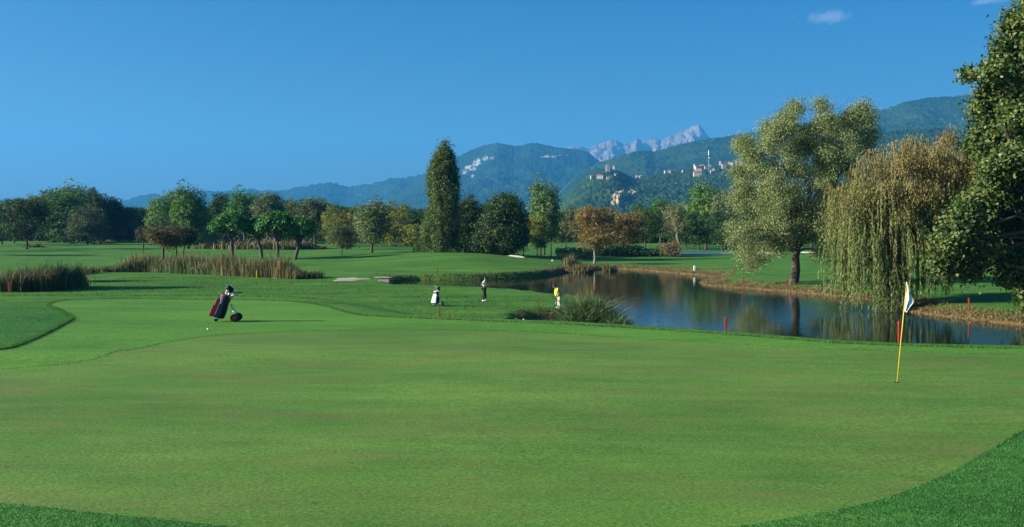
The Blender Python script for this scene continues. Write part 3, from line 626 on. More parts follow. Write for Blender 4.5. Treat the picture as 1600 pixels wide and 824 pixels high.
# leaf colours
LM = {}
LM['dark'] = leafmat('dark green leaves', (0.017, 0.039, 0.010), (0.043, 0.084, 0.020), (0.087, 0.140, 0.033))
LM['green'] = leafmat('green leaves', (0.023, 0.059, 0.013), (0.081, 0.166, 0.031), (0.181, 0.280, 0.055))
LM['pale'] = leafmat('pale poplar leaves', (0.043, 0.077, 0.025), (0.136, 0.210, 0.070), (0.271, 0.350, 0.133))
LM['grey'] = leafmat('grey green leaves', (0.041, 0.063, 0.025), (0.102, 0.133, 0.056), (0.217, 0.238, 0.112))
LM['yellow'] = leafmat('yellowing leaves', (0.058, 0.077, 0.015), (0.200, 0.210, 0.039), (0.399, 0.350, 0.070))
LM['orange'] = leafmat('autumn orange leaves', (.085, .065, .022), (.215, .145, .045), (.37, .25, .08), hueobj=False)
LM['brown'] = leafmat('brown leaves', (.035, .030, .016), (.085, .066, .032), (.15, .115, .055))
LM['pine'] = leafmat('pine needles', (0.017, 0.063, 0.010), (0.051, 0.154, 0.022), (0.102, 0.238, 0.037), .15)
LM['willow'] = leafmat('willow leaves', (.07, .095, .032), (.19, .235, .09), (.42, .45, .21), .3, hueobj=False)
LM['weep'] = leafmat('weeping willow leaves', (.045, .08, .02), (.125, .175, .05), (.28, .32, .11), .35, hueobj=False, height=(.26, .195, .08))
LM['near'] = leafmat('broad leaves', (.022, .050, .012), (.065, .115, .026), (.22, .22, .06), .25, rough=.5, hueobj=False)
LM['twig'] = leafmat('autumn twigs', (0.087, 0.056, 0.025), (0.217, 0.126, 0.056), (0.377, 0.238, 0.112), .2)
def rlobes(seed, n, cx, cz, rx, rz, s, zmin=.2):
    r = random.Random(seed); out = [(cx, 0, cz, rx*.75, rx*.75, rz*.8)]
    for i in range(n):
        a = 2*PI*i/n+r.uniform(-.4, .4); h = r.uniform(-.8, .95); k = math.sqrt(1-h*h*.8); out.append((cx+math.cos(a)*rx*k*.7, math.sin(a)*rx*k*.7, max(zmin, cz+h*rz*.72), s*r.uniform(.7, 1.25), s*r.uniform(.7, 1.25), s*r.uniform(.6, 1.1)))
    return out
PROTO = {}
def proto(key, **k): PROTO[key] = dict(k)
TH = 16.0
def tall(seed): # upright poplar shaped clumps
    r = random.Random(seed); out = []
    for i in range(9):
        a = i*2.4; q = .14*math.sqrt(i/9)*1.35; h = .80+.12*(1-i/9)+r.uniform(-.09, .06); out.append((math.cos(a)*q, math.sin(a)*q, h*.52+.14, .095, .095, h*.42))
    return out
def conebush(seed):
    r = random.Random(seed); out = []
    for i in range(16):
        z = .10+.78*i/15; q = .26*math.sqrt(max(.05, 1-(abs(z-.42)/.55)**2)); a = i*2.4; out.append((math.cos(a)*q*.7, math.sin(a)*q*.7, z, .15, .15, .14))
    return out
DEF = {
 'round_a': dict(lobes=rlobes(1, 12, 0, .53, .36, .44, .18, .14), fork=.2, tr=.28), 'round_b': dict(lobes=rlobes(2, 13, 0, .55, .38, .42, .17, .16), fork=.22, tr=.3), 'round_c': dict(lobes=rlobes(3, 14, 0.03, .52, .33, .46, .16, .13), fork=.18, tr=.25),
 'tall_a': dict(lobes=tall(4), fork=.25, tr=.25), 'tall_b': dict(lobes=tall(8)+[(.12, .05, .35, .13, .13, .18)], fork=.22, tr=.25),
 'full_a': dict(lobes=conebush(5), fork=.12, tr=.28), 'full_b': dict(lobes=conebush(6)+rlobes(7, 5, 0, .4, .3, .3, .16, .12), fork=.12, tr=.28)}
PROT = {}
def get_proto(key, seed):
    d = DEF[key]; o = make_tree('tree', TH, d['lobes'], d['tr'], d['fork'], 11000, .46, LM['green'], M['bark'], seed=seed, per=20, cr=.030, shell=.55, twigs=1); return o
for i, k in enumerate(DEF): PROT[k] = get_proto(k, 40+i)
USED = set()
def plant(kind, px, base, top, width, Y, leafs, label, name='tree', group=None, cat='tree', wd=None):
    """a tree whose foot stands on the ground at distance Y below photo column px and whose top reaches a photo row"""
    p = at(px, Y); Ht = CZ+(HY-top)/F*Y-p.z; W = width/F*Y; sz = Ht/TH*1.04; sx = W/(TH*{'r': .80, 't': .52, 'f': .62}[kind[0]]); pr = PROT[kind]
    if kind not in USED: USED.add(kind); KID[pr.name] = kids(pr); o = pr; o.location = p; o.rotation_euler = (0, 0, RNG.uniform(0, 6.28)); o.scale = (sx, sx, sz); c = [q for q in KID[pr.name] if q.name.startswith('crown')][0]; c.material_slots[0].link = 'OBJECT'; c.material_slots[0].material = LM[leafs]
    else: o = copy_tree(pr, p, RNG.uniform(0, 6.28), (sx, sx, sz), LM[leafs])
    o.name = name
    for q in ('group', 'label', 'category'):
        if q in o: del o[q]
    tag(o, label, cat, group); return o
G1 = 'trees along the edge of the meadow'
TL = [ # kind, column, -, top row, width, distance, leaves, label
 ('round_a', 3, 0, 316, 60, 260, 'dark', 'dark tree cut by the left edge of the picture'),
 ('round_b', 42, 0, 309, 76, 215, 'dark', 'dark broad tree standing in the meadow nearest the left edge'),
 ('full_a', 100, 0, 300, 70, 285, 'green', 'broad leafy crown between the two tall trees of the left wood'),
 ('round_b', 22, 0, 312, 60, 285, 'dark', 'dark tree second from the left edge, behind the meadow tree'),
 ('full_b', 165, 0, 306, 56, 305, 'dark', 'dark full tree at the right end of the tall left wood'),
 ('tall_a', 84, 0, 295, 66, 290, 'green', 'leafy green tree behind the dark meadow tree at far left'),
 ('round_c', 62, 0, 303, 50, 310, 'green', 'round green crown behind the left trees'),
 ('tall_b', 122, 0, 290, 74, 300, 'pale', 'tallest pale green tree of the left wood'),
 ('round_a', 152, 0, 292, 34, 296, 'dark', 'narrow dark tree right of the tallest pale tree'),
 ('full_b', 137, 0, 320, 62, 262, 'grey', 'low grey green willow in front of the left wood'),
 ('tall_a', 176, 0, 309, 36, 300, 'dark', 'dark pointed tree left of the gap with the blue hill'),
 ('round_c', 203, 0, 322, 48, 310, 'dark', 'low dark tree under the gap with the blue hill'),
 ('round_b', 228, 0, 323, 44, 300, 'dark', 'low dark tree right of the gap with the blue hill'),
 ('round_a', 257, 0, 298, 58, 270, 'green', 'dark green tree beside the bright tall one'),
 ('tall_b', 294, 0, 292, 62, 220, 'green', 'tall bright green tree above the small brown trees'),
 ('full_a', 308, 0, 318, 50, 260, 'dark', 'dark tree right of the bright tall one'),
 ('tall_a', 345, 0, 301, 42, 300, 'dark', 'narrow dark tree against the blue hills'),
 ('tall_b', 382, 0, 299, 70, 290, 'green', 'light green poplar behind the first umbrella pine'),
 ('round_c', 326, 0, 330, 36, 300, 'grey', 'low grey tree in the wood left of the first pine'),
 ('tall_a', 418, 0, 300, 56, 280, 'grey', 'grey green poplar between the umbrella pines'),
 ('round_b', 440, 0, 315, 50, 300, 'dark', 'dark round tree behind the second pine'),
 ('tall_b', 460, 0, 316, 34, 290, 'grey', 'small grey poplar right of the pines'),
 ('tall_a', 492, 0, 309, 66, 260, 'grey', 'full dark grey poplar against the blue mountain foot'),
 ('full_a', 521, 0, 324, 36, 240, 'yellow', 'slim yellow green tree left of the mottled one'),
 ('round_a', 541, 0, 326, 52, 210, 'yellow', 'mottled yellow green tree in the middle meadow'),
 ('round_b', 534, 0, 352, 44, 168, 'grey', 'small dark trunked tree in front of the mottled one'),
 ('tall_b', 581, 0, 315, 66, 178, 'grey', 'leafy grey green tree with thin bare trunk in middle meadow'),
 ('round_c', 561, 0, 340, 40, 225, 'green', 'small green tree between two mottled trees'),
 ('full_b', 618, 0, 318, 62, 250, 'yellow', 'yellow green tree left of the tall poplar'),
 ('round_a', 640, 0, 318, 56, 270, 'green', 'green tree close behind the tall poplar on its left'),
 ('round_b', 646, 0, 350, 40, 176, 'yellow', 'small bright yellow green tree left of the tall poplar'),
 ('full_a', 660, 0, 352, 34, 172, 'dark', 'dark bush at the foot of the tall poplar'),
 ('round_a', 728, 0, 303, 54, 174, 'dark', 'dark tree standing in the shade of the tall poplar'),
 ('full_b', 757, 0, 322, 76, 172, 'dark', 'dark low tree in the deep shade between poplar and round tree'),
 ('full_b', 727, 0, 318, 66, 174, 'dark', 'dark bushy tree tucked against the right side of the tall poplar'),
 ('tall_b', 850, 0, 284, 60, 186, 'pale', 'pale poplar with silvery top right of the round dark tree'),
 ('round_c', 839, 0, 335, 48, 180, 'yellow', 'yellowing tree in front of the pale poplar'),
 ('round_a', 884, 0, 322, 56, 230, 'grey', 'grey green tree behind the thin staked saplings'),
 ('round_b', 931, 0, 322, 78, 196, 'orange', 'orange brown autumn tree behind the pond'),
 ('round_c', 975, 0, 330, 76, 205, 'orange', 'second orange tree with a darker crown behind the pond'),
 ('round_a', 1008, 0, 318, 56, 250, 'green', 'green tree right of the orange trees'),
 ('tall_a', 1032, 0, 312, 50, 270, 'green', 'pointed green tree beyond the far lawn'),
 ('round_b', 1058, 0, 318, 54, 255, 'grey', 'grey thin leaved tree beyond the far lawn'),
 ('round_c', 1072, 0, 330, 60, 240, 'dark', 'dark tree behind the long bunker'),
 ('tall_b', 1103, 0, 288, 64, 245, 'green', 'tall bright green tree behind the long bunker'),
 ('round_a', 1092, 0, 330, 60, 238, 'dark', 'dark spreading tree left of the tall bright one'),
 ('round_b', 1135, 0, 300, 66, 240, 'grey', 'grey green tree left of the big willow'),
 ('round_a', 1128, 0, 332, 58, 232, 'dark', 'dark low crown close left of the big willow'),
 ('full_b', 1162, 0, 318, 56, 270, 'green', 'green tree half hidden by the big willow'),
 ('round_c', 1200, 0, 300, 70, 280, 'dark', 'dark tree behind the left half of the big willow'),
 ('round_b', 1268, 0, 318, 76, 260, 'green', 'green tree behind the trunk of the big willow'),
 ('round_a', 1318, 0, 296, 80, 250, 'green', 'green tree between the big willow and the weeping willow'),
 ('round_c', 1380, 0, 310, 90, 250, 'dark', 'dark tree hidden behind the weeping willow'),
 ('round_b', 1450, 0, 300, 90, 240, 'dark', 'dark tree behind the brown top of the weeping willow'),
 ('full_a', 1520, 0, 290, 90, 230, 'green', 'green tree behind the near tree at the right edge'),
 ('full_b', 1590, 0, 280, 90, 220, 'dark', 'dark tree behind the right edge'),
]
for (k, px, b_, top, w, Y, lf, lab) in TL: plant(k, px, 0, top, w, Y, lf, lab, group=G1)
# the dense back row of the wood
x = -60; i = 0
ks = ['round_a', 'full_b', 'round_b', 'full_a', 'round_c', 'tall_a']; ls = ['dark', 'green', 'dark', 'grey', 'dark', 'green']
tops = lambda x: np.interp(x, [-60, 60, 130, 180, 215, 260, 330, 400, 500, 560, 640, 720, 830, 900, 1000, 1100, 1200, 1700], [322, 312, 308, 322, 332, 312, 320, 312, 318, 324, 324, 326, 335, 338, 334, 318, 318, 312])
while x < 1720:
    if not (690 < x < 790): plant(ks[i % 6], x, 0, float(tops(x))+random.uniform(-4, 10), random.uniform(48, 70), random.uniform(325, 350), ls[(i*5+i//3) % 6], {'dark': 'dark green', 'green': 'mid green', 'grey': 'grey green'}[ls[(i*5+i//3) % 6]]+' tree in the dense back row '+('behind the left meadow' if x < 330 else 'between the umbrella pines and the poplar' if x < 690 else 'behind the stream and the orange trees' if x < 1060 else 'behind the big willow and the bunkers' if x < 1330 else 'behind the weeping willow at far right'), group='trees of the dense back row of the wood')
    x += random.uniform(14, 23); i += 1
# shrubs under the wood, too dense to count
def undergrowth(px0, px1, Y, hgt, mat, label, n=5200, dy=4, leaf=.3):
    r = np.random.default_rng(abs(int(px0))+5); a = px2u = (np.array([px0, px1])-HX)/F*Y; X = r.uniform(a[0], a[1], n); Yy = Y+r.normal(0, dy*.5, n); h = hgt*(.5+.6*vnoise(X/2.5, Yy/2.5, 4)); z = height(X, Yy)+h*r.uniform(0, 1, n)**.7
    o = leaf_mesh('undergrowth', np.stack([X, Yy, z], 1), r.normal(size=(n, 3))+[-.3, -.4, .5], np.clip(.6*vnoise(X/2, Yy/2, 9)+.5*r.uniform(0, 1, n), 0, 1), leaf, mat, None); return tag(o, label, kind='stuff')
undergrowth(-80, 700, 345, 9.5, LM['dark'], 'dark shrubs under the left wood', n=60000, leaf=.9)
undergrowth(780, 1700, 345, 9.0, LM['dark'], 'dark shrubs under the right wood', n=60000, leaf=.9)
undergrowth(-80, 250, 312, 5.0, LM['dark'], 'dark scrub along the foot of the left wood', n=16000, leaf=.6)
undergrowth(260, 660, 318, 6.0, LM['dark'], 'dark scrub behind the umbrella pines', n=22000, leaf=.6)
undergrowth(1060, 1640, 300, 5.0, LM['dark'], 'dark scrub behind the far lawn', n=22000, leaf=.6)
undergrowth(922, 1052, 190, 2.1, LM['dark'], 'dark shrubs below the orange trees', n=14000, dy=5, leaf=.32)
undergrowth(1030, 1062, 186, 3.0, LM['twig'], 'tan bush at the end of the dark shrubs', n=1500, dy=3, leaf=.3)
undergrowth(868, 925, 176, 1.9, LM['grey'], 'grey shrubs beyond the stream tip', n=2600, dy=4, leaf=.28)

# umbrella pines
def pine(px, Y, crown, lean, label, group):
    p = at(px, Y); cx, top, bot, w = crown; s = Y/F; H = CZ+(HY-top)*s-p.z; x0 = (cx-px)*s/H; zb = (CZ+(HY-bot)*s-p.z)/H; rw = w*s/2/H; r = random.Random(px); lb = []
    for i in range(13):
        a = i*2.4; q = rw*.82*math.sqrt(i/12); lb.append((x0+math.cos(a)*q, math.sin(a)*q, 1-.11-(q/rw)**2*(1-zb)*.45, rw*.34, rw*.34, (1-zb)*.26))
    o = make_tree('umbrella_pine', H, lb, .26, zb*.92, 12000, .36, LM['pine'], M['bark'], seed=int(px), per=22, cr=.035, shell=.3, lean=x0*.7, twigs=1, flat=.6); o.location = p; return tag(o, label, 'pine tree', group)
GP = 'umbrella pines in the left meadow'
pine(362, 157, (362, 333, 372, 60), 0, 'umbrella pine with straight trunk, leftmost of the pines', GP)
pine(433, 154, (434, 331, 374, 56), 0, 'umbrella pine with the brightest rounded crown, middle of the pines', GP)
pine(461, 154, (470, 340, 380, 46), 0, 'umbrella pine with a trunk leaning left, rightmost of the pines', GP)
pine(409, 160, (402, 340, 374, 34), 0, 'small shaded umbrella pine between the first and the brightest', GP)
# small meadow trees
def small_tree(px, Y, crown, leafs, label, n=5500, bark='bark', tr=.14, leaf=.22, name='tree', cat='tree', group=None, cr=.05, shell=.3):
    p = at(px, Y); cx, top, bot, w = crown; s = Y/F; H = CZ+(HY-top)*s-p.z; x0 = (cx-px)*s/H; zb = (CZ+(HY-bot)*s-p.z)/H; rw = w*s/2/H; rz = (1-zb)/2
    o = make_tree(name, H, rlobes(int(px), 8, x0, zb+rz, rw, rz, min(rw, rz)*.55, .1), tr, zb+rz*.3, n, leaf, LM[leafs], M[bark], seed=int(px)+3, per=12, cr=cr, shell=shell, lean=x0*.5, twigs=2); o.location = p; return tag(o, label, cat, group)
small_tree(254, 118, (257, 345, 388, 56), 'brown', 'small reddish brown tree behind the long reed bed', n=4500, tr=.16)
small_tree(275, 140, (276, 350, 388, 38), 'brown', 'small dark brown tree right of the reddish one')
small_tree(284, 142, (292, 352, 390, 34), 'dark', 'small dark tree with a short forked trunk beside the brown tree')
small_tree(224, 190, (222, 356, 378, 24), 'brown', 'tiny thin brownish tree far out in the left meadow', n=1400)
small_tree(929, 152, (930, 352, 395, 56), 'orange', 'small orange autumn tree on the far pond shore', n=3800, bark='palebark', tr=.2, leaf=.24)
for i, (px, Y, c, lf, lab) in enumerate([(845, 172, (846, 372, 392, 12), 'green', 'thin pale staked sapling left of the dark post'), (861, 176, (861, 350, 380, 14), 'grey', 'taller sapling with dark stem beyond the stream'), (818, 176, (818, 366, 388, 12), 'green', 'thin sapling just right of the round dark tree')]):
    small_tree(px, Y, c, lf, lab, n=420, bark='palebark' if i == 0 else 'bark', tr=.12 if i == 0 else .09, name='sapling', group='saplings beyond the stream')
small_tree(1062, 232, (1053, 306, 376, 40), 'twig', 'thinly leaved grey tree with bare branches', n=900, tr=.3, cr=.04, bark='palebark')

def outline_lobes(poly, n, rr, depth, seed, holes=()):
    r = random.Random(seed); xs = [p[0] for p in poly]; ys = [p[1] for p in poly]; out = []; cx = (min(xs)+max(xs))/2
    while len(out) < n:
        x = r.uniform(min(xs), max(xs)); y = r.uniform(min(ys), max(ys)); d = float(sdist(poly, np.array([x]), np.array([y]))[0])
        if d > -rr*.45 or any(math.hypot((x-a)/c, (y-b)/e) < 1 for a, b, c, e in holes): continue
        dz = depth*min(1, (-d/40))**.5; k = r.uniform(.6, 1.25); out.append((x, y, rr*k, rr*k*r.uniform(.7, 1.1), r.choice((-1, 1))*dz*r.uniform(.1, 1)**.5))
    return out
# hero trees, lobes given in photo pixels about the foot
def px_tree(name, px, Y, lobes, depth, **k):
    p = at(px, Y); s = Y/F; out = []
    r = random.Random(int(px)); H = 1.0
    for l in lobes:
        cx, cy, rx, ry = l[:4]; dy = l[4] if len(l) > 4 else r.uniform(-1, 1)*depth
        out.append(((cx-px)*s, dy, CZ+(HY-cy)*s-p.z, rx*s, min(rx, ry)*s*1.15, ry*s))
    o = make_tree(name, 1.0, out, **k); o.location = p; return o
# tall columnar poplar of upright plumes
pl = []
rr_ = random.Random(5)
for i in range(44):
    a = i*2.4; q = math.sqrt(i/44); h = rr_.uniform(0, 1)
    topy = 213+q**2*34+rr_.uniform(0, 12)+(6 if math.cos(a) < 0 else 0); pl.append((693+math.cos(a)*q*19, topy+36, 7.5, 38, math.sin(a)*q*2.0))
for i in range(40):
    a = i*2.4; q = math.sqrt((i+1)/40); cy = rr_.uniform(268, 365); k = 23+(cy-290)*.07; pl.append((691+math.cos(a)*q*k, cy, 8, 28, math.sin(a)*q*2.7))
for i in range(16):
    a = i*2.4; q = math.sqrt((i+1)/16); pl.append((688+math.cos(a)*q*28, 372, 8, 22, math.sin(a)*q*2.9))
t = px_tree('poplar', 690, 166, pl, 1, trunk_r=.5, fork=4, n=80000, leaf=.27, mat=leafmat('poplar leaves', (.032, .06, .015), (.09, .14, .035), (.21, .25, .08), hueobj=False), bark=M['palebark'], seed=3, per=12, cr=.20, shell=.5, twigs=0, flat=1.5)
tag(t, 'tall columnar poplar towering over the meadow', 'poplar')
# round dark tree beside it
t = px_tree('tree', 789, 164, [(760, 372, 22, 28), (748, 385, 20, 16), (789, 330, 26, 26), (770, 345, 20, 26), (810, 345, 16, 28), (785, 365, 30, 26), (800, 372, 24, 24), (775, 380, 20, 16), (765, 360, 16, 26), (788, 314, 20, 12), (812, 365, 12, 22), (795, 388, 18, 8)], 1.6, trunk_r=.4, fork=1.5, n=34000, leaf=.34, mat=leafmat('round tree leaves', (.014, .03, .008), (.04, .075, .018), (.12, .18, .04), hueobj=False), bark=M['bark'], seed=9, per=16, cr=.42, shell=.55, twigs=1)
tag(t, 'big rounded dark tree reaching the ground right of the poplar', 'tree')
# big willow over the pond
WP = [(1146, 245), (1158, 208), (1188, 186), (1212, 166), (1245, 158), (1275, 160), (1290, 172), (1300, 158), (1332, 157), (1350, 174), (1364, 200), (1360, 230), (1345, 255), (1338, 290), (1326, 330), (1318, 370), (1308, 402), (1288, 410), (1270, 388), (1245, 374), (1225, 388), (1200, 400), (1188, 414), (1168, 436), (1150, 430), (1152, 400), (1134, 370), (1140, 330), (1152, 300), (1140, 270)]
WL = outline_lobes(WP, 190, 13, 4.4, 8, holes=[(1236, 205, 9, 7), (1318, 230, 8, 7), (1195, 262, 7, 5), (1262, 285, 7, 6), (1170, 300, 6, 5)])
t = px_tree('willow_tree', 1240, 91, WL, 2.8, trunk_r=.40, fork=3.3, n=210000, leaf=.175, mat=LM['willow'], bark=M['bark'], seed=12, per=12, cr=.40, shell=.1, lean=.35, twigs=1, hang=1.4, aspect=.40, root_flare=1.35)
tag(t, 'large grey green willow with dark leaning trunk on the pond bank', 'willow tree')
# weeping willow: dome of hanging strands
def weeping(px, Y, label):
    root = empty('weeping_willow', (0, 0, 0)); p = at(px, Y); s = Y/F; root.location = p; mb = MB(); r = np.random.default_rng(77); rd = random.Random(3)
    mb.tube([(0, 0, -.3), (0, 0, .4), (.1, 0, 2), (.2, .1, 3.6)], [.6, .42, .36, .32], 10)
    tops_ = [(1325, 300, 1), (1350, 262, 0), (1375, 245, 1), (1400, 235, -1), (1425, 225, 0), (1450, 222, 1), (1475, 232, 0), (1495, 250, -1), (1510, 280, 1), (1330, 335, -2), (1365, 300, -2.4), (1410, 290, -2.4), (1450, 285, -2), (1490, 310, -2), (1345, 380, -2.6), (1395, 350, -3), (1440, 350, -2.6), (1318, 370, 0), (1480, 350, 0), (1370, 420, -2.8), (1510, 330, 2), (1460, 250, 3), (1400, 270, 3), (1350, 300, 3)]
    Pp = []; Nn_ = []; tn = []; hg = []
    zf = .12
    for ti, (cx, cy, dy) in enumerate(tops_):
        c = Vector(((cx-px)*s, dy, CZ+(HY-cy)*s-p.z)); limb(mb, (.2, .1, 3.2+rd.uniform(-1, .2)), c, .17, .02, ti, n=6)
        upper = cy < 300; nst = 40 if upper else 150
        for k in range(nst):
            a = r.uniform(0, 2*PI); q = r.uniform(.1, 1.35)*(1.0 if upper else .9); st = c+Vector((math.cos(a)*q*1.15, math.sin(a)*q, r.uniform(-.5, .75)-q*q*.25)); ex = (st.x/s+px)
            # how far strands hang: to the water on the left, higher on the right
            low = np.interp(ex, [1290, 1302, 1420, 1440, 1470, 1530], [470, 488, 489, 470, 462, 420]); zlow = CZ+(HY-low)*s-p.z+abs(r.normal(0, .35))
            L = min(r.uniform(1.6, 5.0) if not upper else r.uniform(1.0, 3.6), st.z-zlow)
            if L < .4: continue
            m = int(L/.085); tt = np.linspace(0, 1, m); out = .55*np.sqrt(tt)*r.uniform(.3, 1); w = r.uniform(-.25, .25)
            X = st.x+math.cos(a)*out+w*tt**2*.6+np.sin(tt*6+a)*.05; Yy = st.y+math.sin(a)*out+np.cos(tt*5+a)*.05; Zz = st.z+.25*np.sin(np.minimum(tt*PI*1.3, PI))-L*tt
            for z0, x0, y0 in zip(Zz, X, Yy): Pp.append((x0+r.normal(0, .025), y0+r.normal(0, .025), z0))
            sto = r.uniform(0, 1); tn.append(np.clip(.6*sto+.4*r.uniform(0, 1, m), 0, 1)); hh = (Zz+p.z-(CZ+(HY-395)*s))/((395-270)*s)
            hg.append(np.clip(hh*.65+r.normal(0, .28)+.05, 0, .95))
            Nn_.append(np.stack([math.cos(a)+r.normal(0, .6, m), math.sin(a)+r.normal(0, .6, m), r.normal(0, .3, m)], 1))
    top = [(1302, 300), (1322, 264), (1334, 276), (1355, 262), (1372, 243), (1400, 240), (1425, 214), (1448, 226), (1478, 205), (1500, 212), (1522, 225), (1538, 260), (1532, 330), (1505, 372), (1450, 385), (1390, 392), (1335, 400), (1308, 385), (1299, 340)]
    tl = outline_lobes(top, 90, 14, 3.6, 31, holes=[(1345, 300, 8, 7), (1400, 265, 6, 5)]); TL_ = [((a-px)*s, e, CZ+(HY-b)*s-p.z, c*s, c*s, d*s) for a, b, c, d, e in tl]
    Pt, Nt, Tt = crown_pts(TL_, 72000, 14, .30, 71, .1, 1.2); Pp += [tuple(v) for v in Pt]; Nn_.append(Nt); tn.append(Tt); hh = (Pt[:, 2]+p.z-(CZ+(HY-395)*s))/((395-270)*s)
    hg.append(np.clip(hh*.55+.25*vnoise(Pt[:, 0]/1.6, Pt[:, 2]/1.6, 5)+r.normal(0, .22, len(Pt))+.1, 0, .95))
    P = np.array(Pp); tn = np.concatenate(tn); hg = np.concatenate(hg); NN = np.concatenate(Nn_)
    mb.build('trunk', M['bark'], root, smooth=True); leaf_mesh('crown', P, NN, tn, .24, LM['weep'], root, .28, 5, hang=3.5, high=hg)
    print('weeping leaves', len(P)); return tag(root, label, 'willow tree')
weeping(1400, 69, 'weeping willow with rusty top trailing its strands into the pond')
# near tree at the right edge
NL = [(1585, 90, 22, 28, .5), (1570, 150, 26, 24, -1), (1598, 120, 24, 34, 1), (1575, 185, 30, 26, -1.5), (1600, 30, 18, 26, 1), (1600, 75, 20, 26, -1), (1503, 124, 12, 6, -1), (1516, 116, 12, 8, 0), (1545, 108, 16, 8, 0), (1565, 70, 10, 10, 0), (1578, 45, 12, 10, 0), (1540, 150, 16, 12, 0), (1590, 20, 20, 22), (1600, 60, 22, 20), (1575, 95, 26, 20), (1530, 122, 22, 12), (1560, 130, 26, 22), (1590, 140, 30, 30), (1556, 165, 22, 22), (1580, 195, 40, 30), (1560, 225, 34, 26), (1590, 250, 40, 30), (1545, 265, 30, 24), (1580, 300, 44, 34), (1530, 320, 34, 28), (1490, 345, 34, 24), (1560, 350, 44, 32), (1462, 375, 28, 22), (1510, 385, 38, 26), (1475, 410, 28, 20), (1525, 420, 30, 20), (1590, 395, 34, 26), (1590, 430, 26, 26), (1596, 462, 16, 14), (1640, 60, 40, 60), (1650, 160, 50, 60), (1650, 260, 60, 60), (1640, 360, 50, 50), (1720, 200, 60, 120), (1720, 350, 60, 70), (1650, -40, 50, 50), (1700, 60, 60, 70)]
t = px_tree('broadleaf_tree', 1690, 58, NL, 1.8, trunk_r=.45, fork=4, n=135000, leaf=.24, mat=LM['near'], bark=M['bark'], seed=20, per=16, cr=.30, shell=.25, twigs=2, aspect=.75, hang=.4)
tag(t, 'near broadleaf tree filling the right edge of the picture', 'tree')
# trees standing left of the picture whose shadows fall across the lawn
for i, (x, y, h, lab) in enumerate([(-56, 81, 11, 'tree outside the left edge beside the reed bed'), (-62, 93, 10, 'second tree outside the left edge beyond the reed bed'), (-104, 172, 13, 'tree outside the left edge far up the meadow'), (-120, 196, 14, 'farther tree outside the left edge of the meadow'), (-142, 240, 15, 'farthest tree outside the left edge of the meadow'), (-40, 55, 6, 'small tree outside the left edge near the apron')]):
    o = make_tree('tree', h, rlobes(60+i, 9, 0, .62, .2, .34, .14), .16, .3, 5000, .45, LM['green'], M['bark'], seed=70+i, per=12, cr=.05, shell=.2); o.location = (x, y, hz(x, y)); tag(o, lab, 'tree')

# ---------------------------------------------------------------- flagstick with its hole
fp = gp(1401, 598, 8, 40)
root = tag(empty('golf_flagstick', fp), 'thin yellow flagstick leaning right with a limp white flag in the hole', 'flagstick')
sF = fp.y/F; tipv = Vector(((1417-1401)*sF, 0, 157*sF)); 
MB().tube([(0, 0, -.1), tuple(tipv*.5), tuple(tipv*.97)], [.010, .009, .008], 10).build('pole', M['yellow'], root, smooth=True)
MB().tube([tuple(tipv*.965), tuple(tipv)], [.012, .010], 10).build('pole_tip', M['white'], root, smooth=True)
fv = []; ff = []
rows, cols = 16, 12                                    # a limp flag hanging in two folds
for i in range(rows+1):
    v = i/rows; zc = tipv.z*(.985-.27*v); xb = tipv.x*(.985-.27*v)
    wv = (np.interp(v, [0, .25, .45, .55, .75, 1], [.012, .07, .14, .16, .09, .03]))
    for j in range(cols+1):
        u = j/cols; fv.append((xb+.012+u*wv, .030*math.sin(u*9+v*3)*(.4+v), zc-.05*u*math.sin(v*3)-u*.03))
for i in range(rows):
    for j in range(cols):
        a = i*(cols+1)+j; ff.append((a, a+1, a+cols+2, a+cols+1))
fl = mesh('flag', fv, ff, M['whitecloth'], root, smooth=True); so = fl.modifiers.new('thick', 'SOLIDIFY'); so.thickness = .004
MB().tube([(0, 0, .004), (0, 0, .009)], [.054, .054], 24).build('hole', M['hole'], root)
